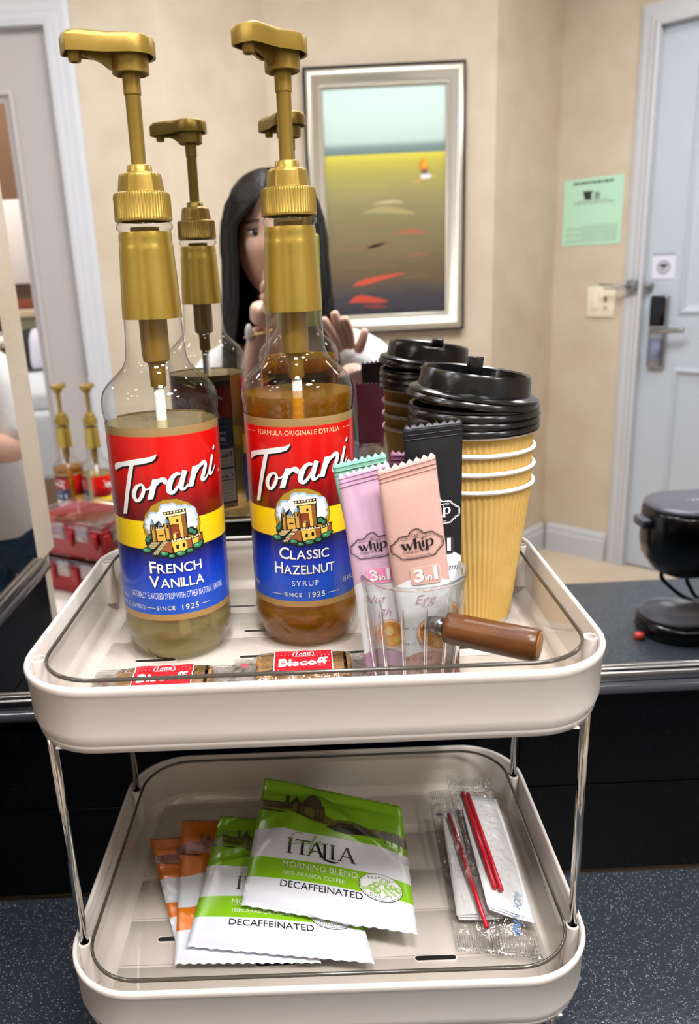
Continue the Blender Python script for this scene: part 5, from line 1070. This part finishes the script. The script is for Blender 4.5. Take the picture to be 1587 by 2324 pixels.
# head: a deformed ball with brow, nose, lips and chin; faces +y and a little down
HC = Vector((-.052, -.225, .690))
def head_mesh():
    V, F = ball((0, 0, 0), 1, 48, 36); o = []
    for x, y, z in V:
        w = .074*(1 - .20*max(0, -z - .2)); d = .092; h = .112
        X, Y, Z = x*w, y*d, z*h
        if y > 0:
            Y *= 1 - .10*max(0, z)                                   # forehead
            f = y
            Y += .020*f*math.exp(-((X)/.011)**2)*math.exp(-((Z + .012)/.022)**2)     # nose
            Y += .010*f*math.exp(-((X)/.009)**2)*math.exp(-((Z + .026)/.010)**2)
            Y -= .010*f*(math.exp(-((X - .031)/.016)**2) + math.exp(-((X + .031)/.016)**2))*math.exp(-((Z - .012)/.012)**2)   # sockets
            Y += .006*f*math.exp(-((X)/.020)**2)*math.exp(-((Z + .052)/.008)**2)     # lips
            Y += .008*f*math.exp(-((X)/.020)**2)*math.exp(-((Z + .088)/.016)**2)     # chin
            Y += .006*f*math.exp(-((abs(X) - .036)/.018)**2)*math.exp(-((Z + .022)/.018)**2)   # cheeks
        o.append(HC + Vector((X, Y, Z)))
    return o, F
def hand(wr, palm, side, fingers, thumb, pr_=.020):
    """five finger chains rooted in the palm"""
    ch = [[(*wr, .021), (*[(a+b)/2 for a, b in zip(wr, palm)], .026), (*palm, .028)]]
    out = [skin_mesh(ch, 2)]
    for f in fingers + [thumb]: out.append(skin_mesh([[(*q, r) for q, r in zip(f, (.0105, .0098, .0088, .0078))]], 2))
    return join(*out)
neck = [(-.050, -.270, .500, .050), (-.052, -.248, .560, .047), (-.052, -.238, .620, .048)]
body = skin_mesh([[(-.04, -.56, .10, .095), (-.045, -.47, .25, .080), (-.05, -.36, .40, .085), (-.05, -.290, .475, .065)] + neck,
                  [(-.05, -.36, .40, .085), (.06, -.315, .460, .058), (.130, -.285, .455, .046), (.175, -.240, .330, .038), (.150, -.150, .300, .033), (.105, -.085, .385, .025), (.086, -.060, .420, .021)],
                  [(-.05, -.36, .40, .085), (-.15, -.315, .440, .056), (-.205, -.285, .420, .046), (-.215, -.240, .300, .038), (-.160, -.140, .330, .032), (-.100, -.070, .450, .025), (-.078, -.045, .540, .021)],
                  [(-.04, -.56, .10, .095), (.045, -.56, .02, .085), (.055, -.53, -.26, .060), (.055, -.57, -.50, .042), (.055, -.56, -.560, .040), (.058, -.47, -.572, .026)],
                  [(-.04, -.56, .10, .095), (-.125, -.56, .02, .085), (-.135, -.53, -.26, .060), (-.135, -.57, -.50, .042), (-.135, -.56, -.560, .040), (-.138, -.47, -.572, .026)]], 2)
rh = hand((.086, -.060, .420), (.078, -.035, .462), 1,
          [[(.060, -.030, .488), (.052, -.022, .515), (.040, -.016, .535), (.030, -.014, .552)], [(.068, -.032, .492), (.064, -.026, .522), (.056, -.020, .545), (.050, -.018, .562)],
           [(.078, -.034, .492), (.078, -.028, .520), (.072, -.020, .540), (.066, -.014, .552)], [(.090, -.038, .484), (.098, -.034, .502), (.103, -.032, .516), (.106, -.032, .530)]],
          [(.062, -.030, .458), (.046, -.022, .462), (.032, -.016, .470), (.022, -.013, .480)])
lh = hand((-.078, -.045, .540), (-.066, -.030, .580), -1,
          [[(-.058, -.022, .604), (-.060, -.010, .622), (-.054, .000, .636), (-.046, .006, .642)], [(-.062, -.022, .598), (-.066, -.008, .606), (-.060, .003, .612), (-.050, .008, .614)],
           [(-.064, -.024, .590), (-.067, -.010, .590), (-.061, .002, .590), (-.050, .008, .590)], [(-.062, -.026, .578), (-.066, -.012, .572), (-.061, .000, .568), (-.051, .006, .566)]],
          [(-.056, -.034, .566), (-.044, -.026, .570), (-.034, -.020, .578), (-.026, -.018, .588)])
bo = mesh('body', rl(join(body, head_mesh(), rh, lh)), M_SKIN, pe)
M_LIP = mat('lips', '#b8605c', .4)
fx = lambda x, z: HC + Vector((x, .0, z))
for sg in (-1, 1):
    mesh('eye', rl(ball(HC + Vector((sg*.031, .0700, .012)), (.0135, .010, .0055), 14, 8)), mat('eye_white', '#e8e4e0', .2), bo); mesh('iris', rl(ball(HC + Vector((sg*.031, .0785, .011)), (.0055, .003, .0050), 10, 6)), mat('dark_iris', '#1a100c', .1), bo)
    mesh('eyelid', rl(tube([HC + Vector((sg*(.031 + a), .0800 - abs(a)*.55, .0175 - abs(a)*.12)) for a in (-.014, -.007, 0, .007, .014)], .0016, 6)), M_HAIR, bo)
    mesh('eyebrow', rl(tube([HC + Vector((sg*(.031 + a), .0835 - abs(a)*.45, .032 - max(0, a)*.2)) for a in (-.018, -.009, 0, .009, .018)], .0022, 6)), M_HAIR, bo)
    mesh('ear', rl(ball(HC + Vector((sg*.074, -.008, .0)), (.008, .016, .028), 12, 8)), M_SKIN, bo)
mesh('lips', rl(ball(HC + Vector((0, .0865, -.052)), (.019, .007, .0065), 14, 8)), M_LIP, bo)
# hair: one smooth fall with a centre parting, open over the face
def hair_mesh():
    nz, na = 34, 96; V, F = [], []
    def ring(z, inner):
        o = []
        t = max(0.0, (z + .02)/.150)                    # 0 at the temples, 1 at the crown
        if z > -.02: q = math.sqrt(max(0, 1 - min(t, .999)**2)); rx, ry = .103*q**.8 + .002, .118*q**.8 + .002
        else: k = (-.02 - z)/.30; rx, ry = .103 + .022*k, .118 - .018*k
        gap = 0.05 if z > .085 else .05 + .62*min(1, (.085 - z)/.06)
        if z < -.10: gap = .67 + .16*min(1, (-.10 - z)/.1)
        for i in range(na + 1):
            a = PI/2 + gap + (2*PI - 2*gap)*i/na
            w = .0016*math.sin(a*46 + z*9) + .0010*math.sin(a*91 + 2)
            d = (.020 if z < .08 else .012) if inner else 0
            tp = 1 - .35*max(0, (-.22 - z)/.12) * (1 if not inner else .0)
            e = min(1, min(i, na - i)/5)                # edges by the face close up
            o.append(HC + Vector(((rx - d*e + w)*math.cos(a), (ry - d*e + w)*math.sin(a) - .012 - .02*max(0, -z - .1), z + .004*math.sin(a*23)*(1 if z < -.25 else 0))))
        return o
    zs = [.1299, .128, .124, .118] + [.110 - .0143*k for k in range(nz - 4)]
    L = [ring(z, False) + list(reversed(ring(z, True))) for z in zs]
    return loops(L, True, True)
mesh('hair', rl(hair_mesh()), [M_HAIR], pe)
shirt = skin_mesh([[(-.04, -.575, .06, .150), (-.04, -.55, .12, .152), (-.045, -.47, .25, .140), (-.05, -.36, .40, .122), (-.05, -.300, .472, .088), (-.05, -.285, .495, .070)],
                   [(-.05, -.36, .40, .122), (.06, -.315, .460, .076), (.130, -.285, .455, .066), (.168, -.250, .365, .062), (.176, -.240, .335, .060)],
                   [(-.05, -.36, .40, .122), (-.15, -.315, .440, .074), (-.205, -.285, .420, .064), (-.214, -.250, .335, .060), (-.215, -.242, .310, .058)]], 2)
mesh('shirt', rl(shirt), M_SHIRT, pe)
jeans = skin_mesh([[(-.04, -.56, .13, .128), (-.04, -.56, .08, .130), (.047, -.56, .0, .098), (.056, -.53, -.26, .074), (.056, -.568, -.49, .060), (.056, -.568, -.53, .060)], [(-.04, -.56, .08, .130), (-.127, -.56, .0, .098), (-.136, -.53, -.26, .074), (-.136, -.568, -.49, .060), (-.136, -.568, -.53, .060)]], 2)
mesh('jeans', rl(jeans), M_JEAN, pe)
for x in (.057, -.137):
    sh_ = mesh('shoe', rl(xf(rloops(.042, .115, .040, [(.004, 0), (0, .004), (.001, .030), (.010, .058), (.022, .072)], n=6), (x, -.515, FLOOR + .0005))), M_SHEET, pe); mesh('sole', rl(xf(rloops(.0435, .1165, .041, [(.003, 0.0), (0, .003), (0, .018), (.003, .020)], n=6), (x, -.515, FLOOR + .0003))), mat('rubber_sole', '#d8d4cc', .7), sh_)
br = tag(mesh('bracelet', tube([Vector((-.082, -.048, .528)) + Vector((.025*math.cos(q), .022*math.sin(q), .006*math.cos(q))) for q in [2*PI*k/28 for k in range(29)]], .0024, 8, False), mat('gold_chain', '#d8b070', .2, 1)), 'thin gold chain bracelet with pale charm on the wrist', 'bracelet')
mesh('charm', ball((-.098, -.030, .530), (.007, .005, .016), 10, 8), mat('pearl', '#efe9e2', .3), br)
# phone right behind the lens
phn = thing('phone', 'lime green cased smartphone held in front of the face', 'phone', (-.009, -.0100, .538))
mesh('case', bbox(-.039, .039, -.0085, .0, 0, .150, .004, 3), mat('lime_case', '#c3cf4a', .4), phn)
mesh('screen', box(-.036, .036, -.0091, -.0087, .004, .146), mat('screen_dark', '#10141c', .1, emit=('#30343c', .4)), phn, False)
cb = mesh('camera_block', bbox(-.006, .036, .0002, .0025, .106, .147, .002), mat('lime_case', '#c3cf4a'), phn)
for x, z in ((.009, .087), (.026, .126), (.004, .126)): mesh('lens', xf(lathe([(.007, 0), (.007, .0014), (.006, .0018), (.0005, .0016)], 20, True, False), (x, .0026, z + (.027 if z < .1 else 0)), (-PI/2, 0, 0)), M_BLACKP, cb)
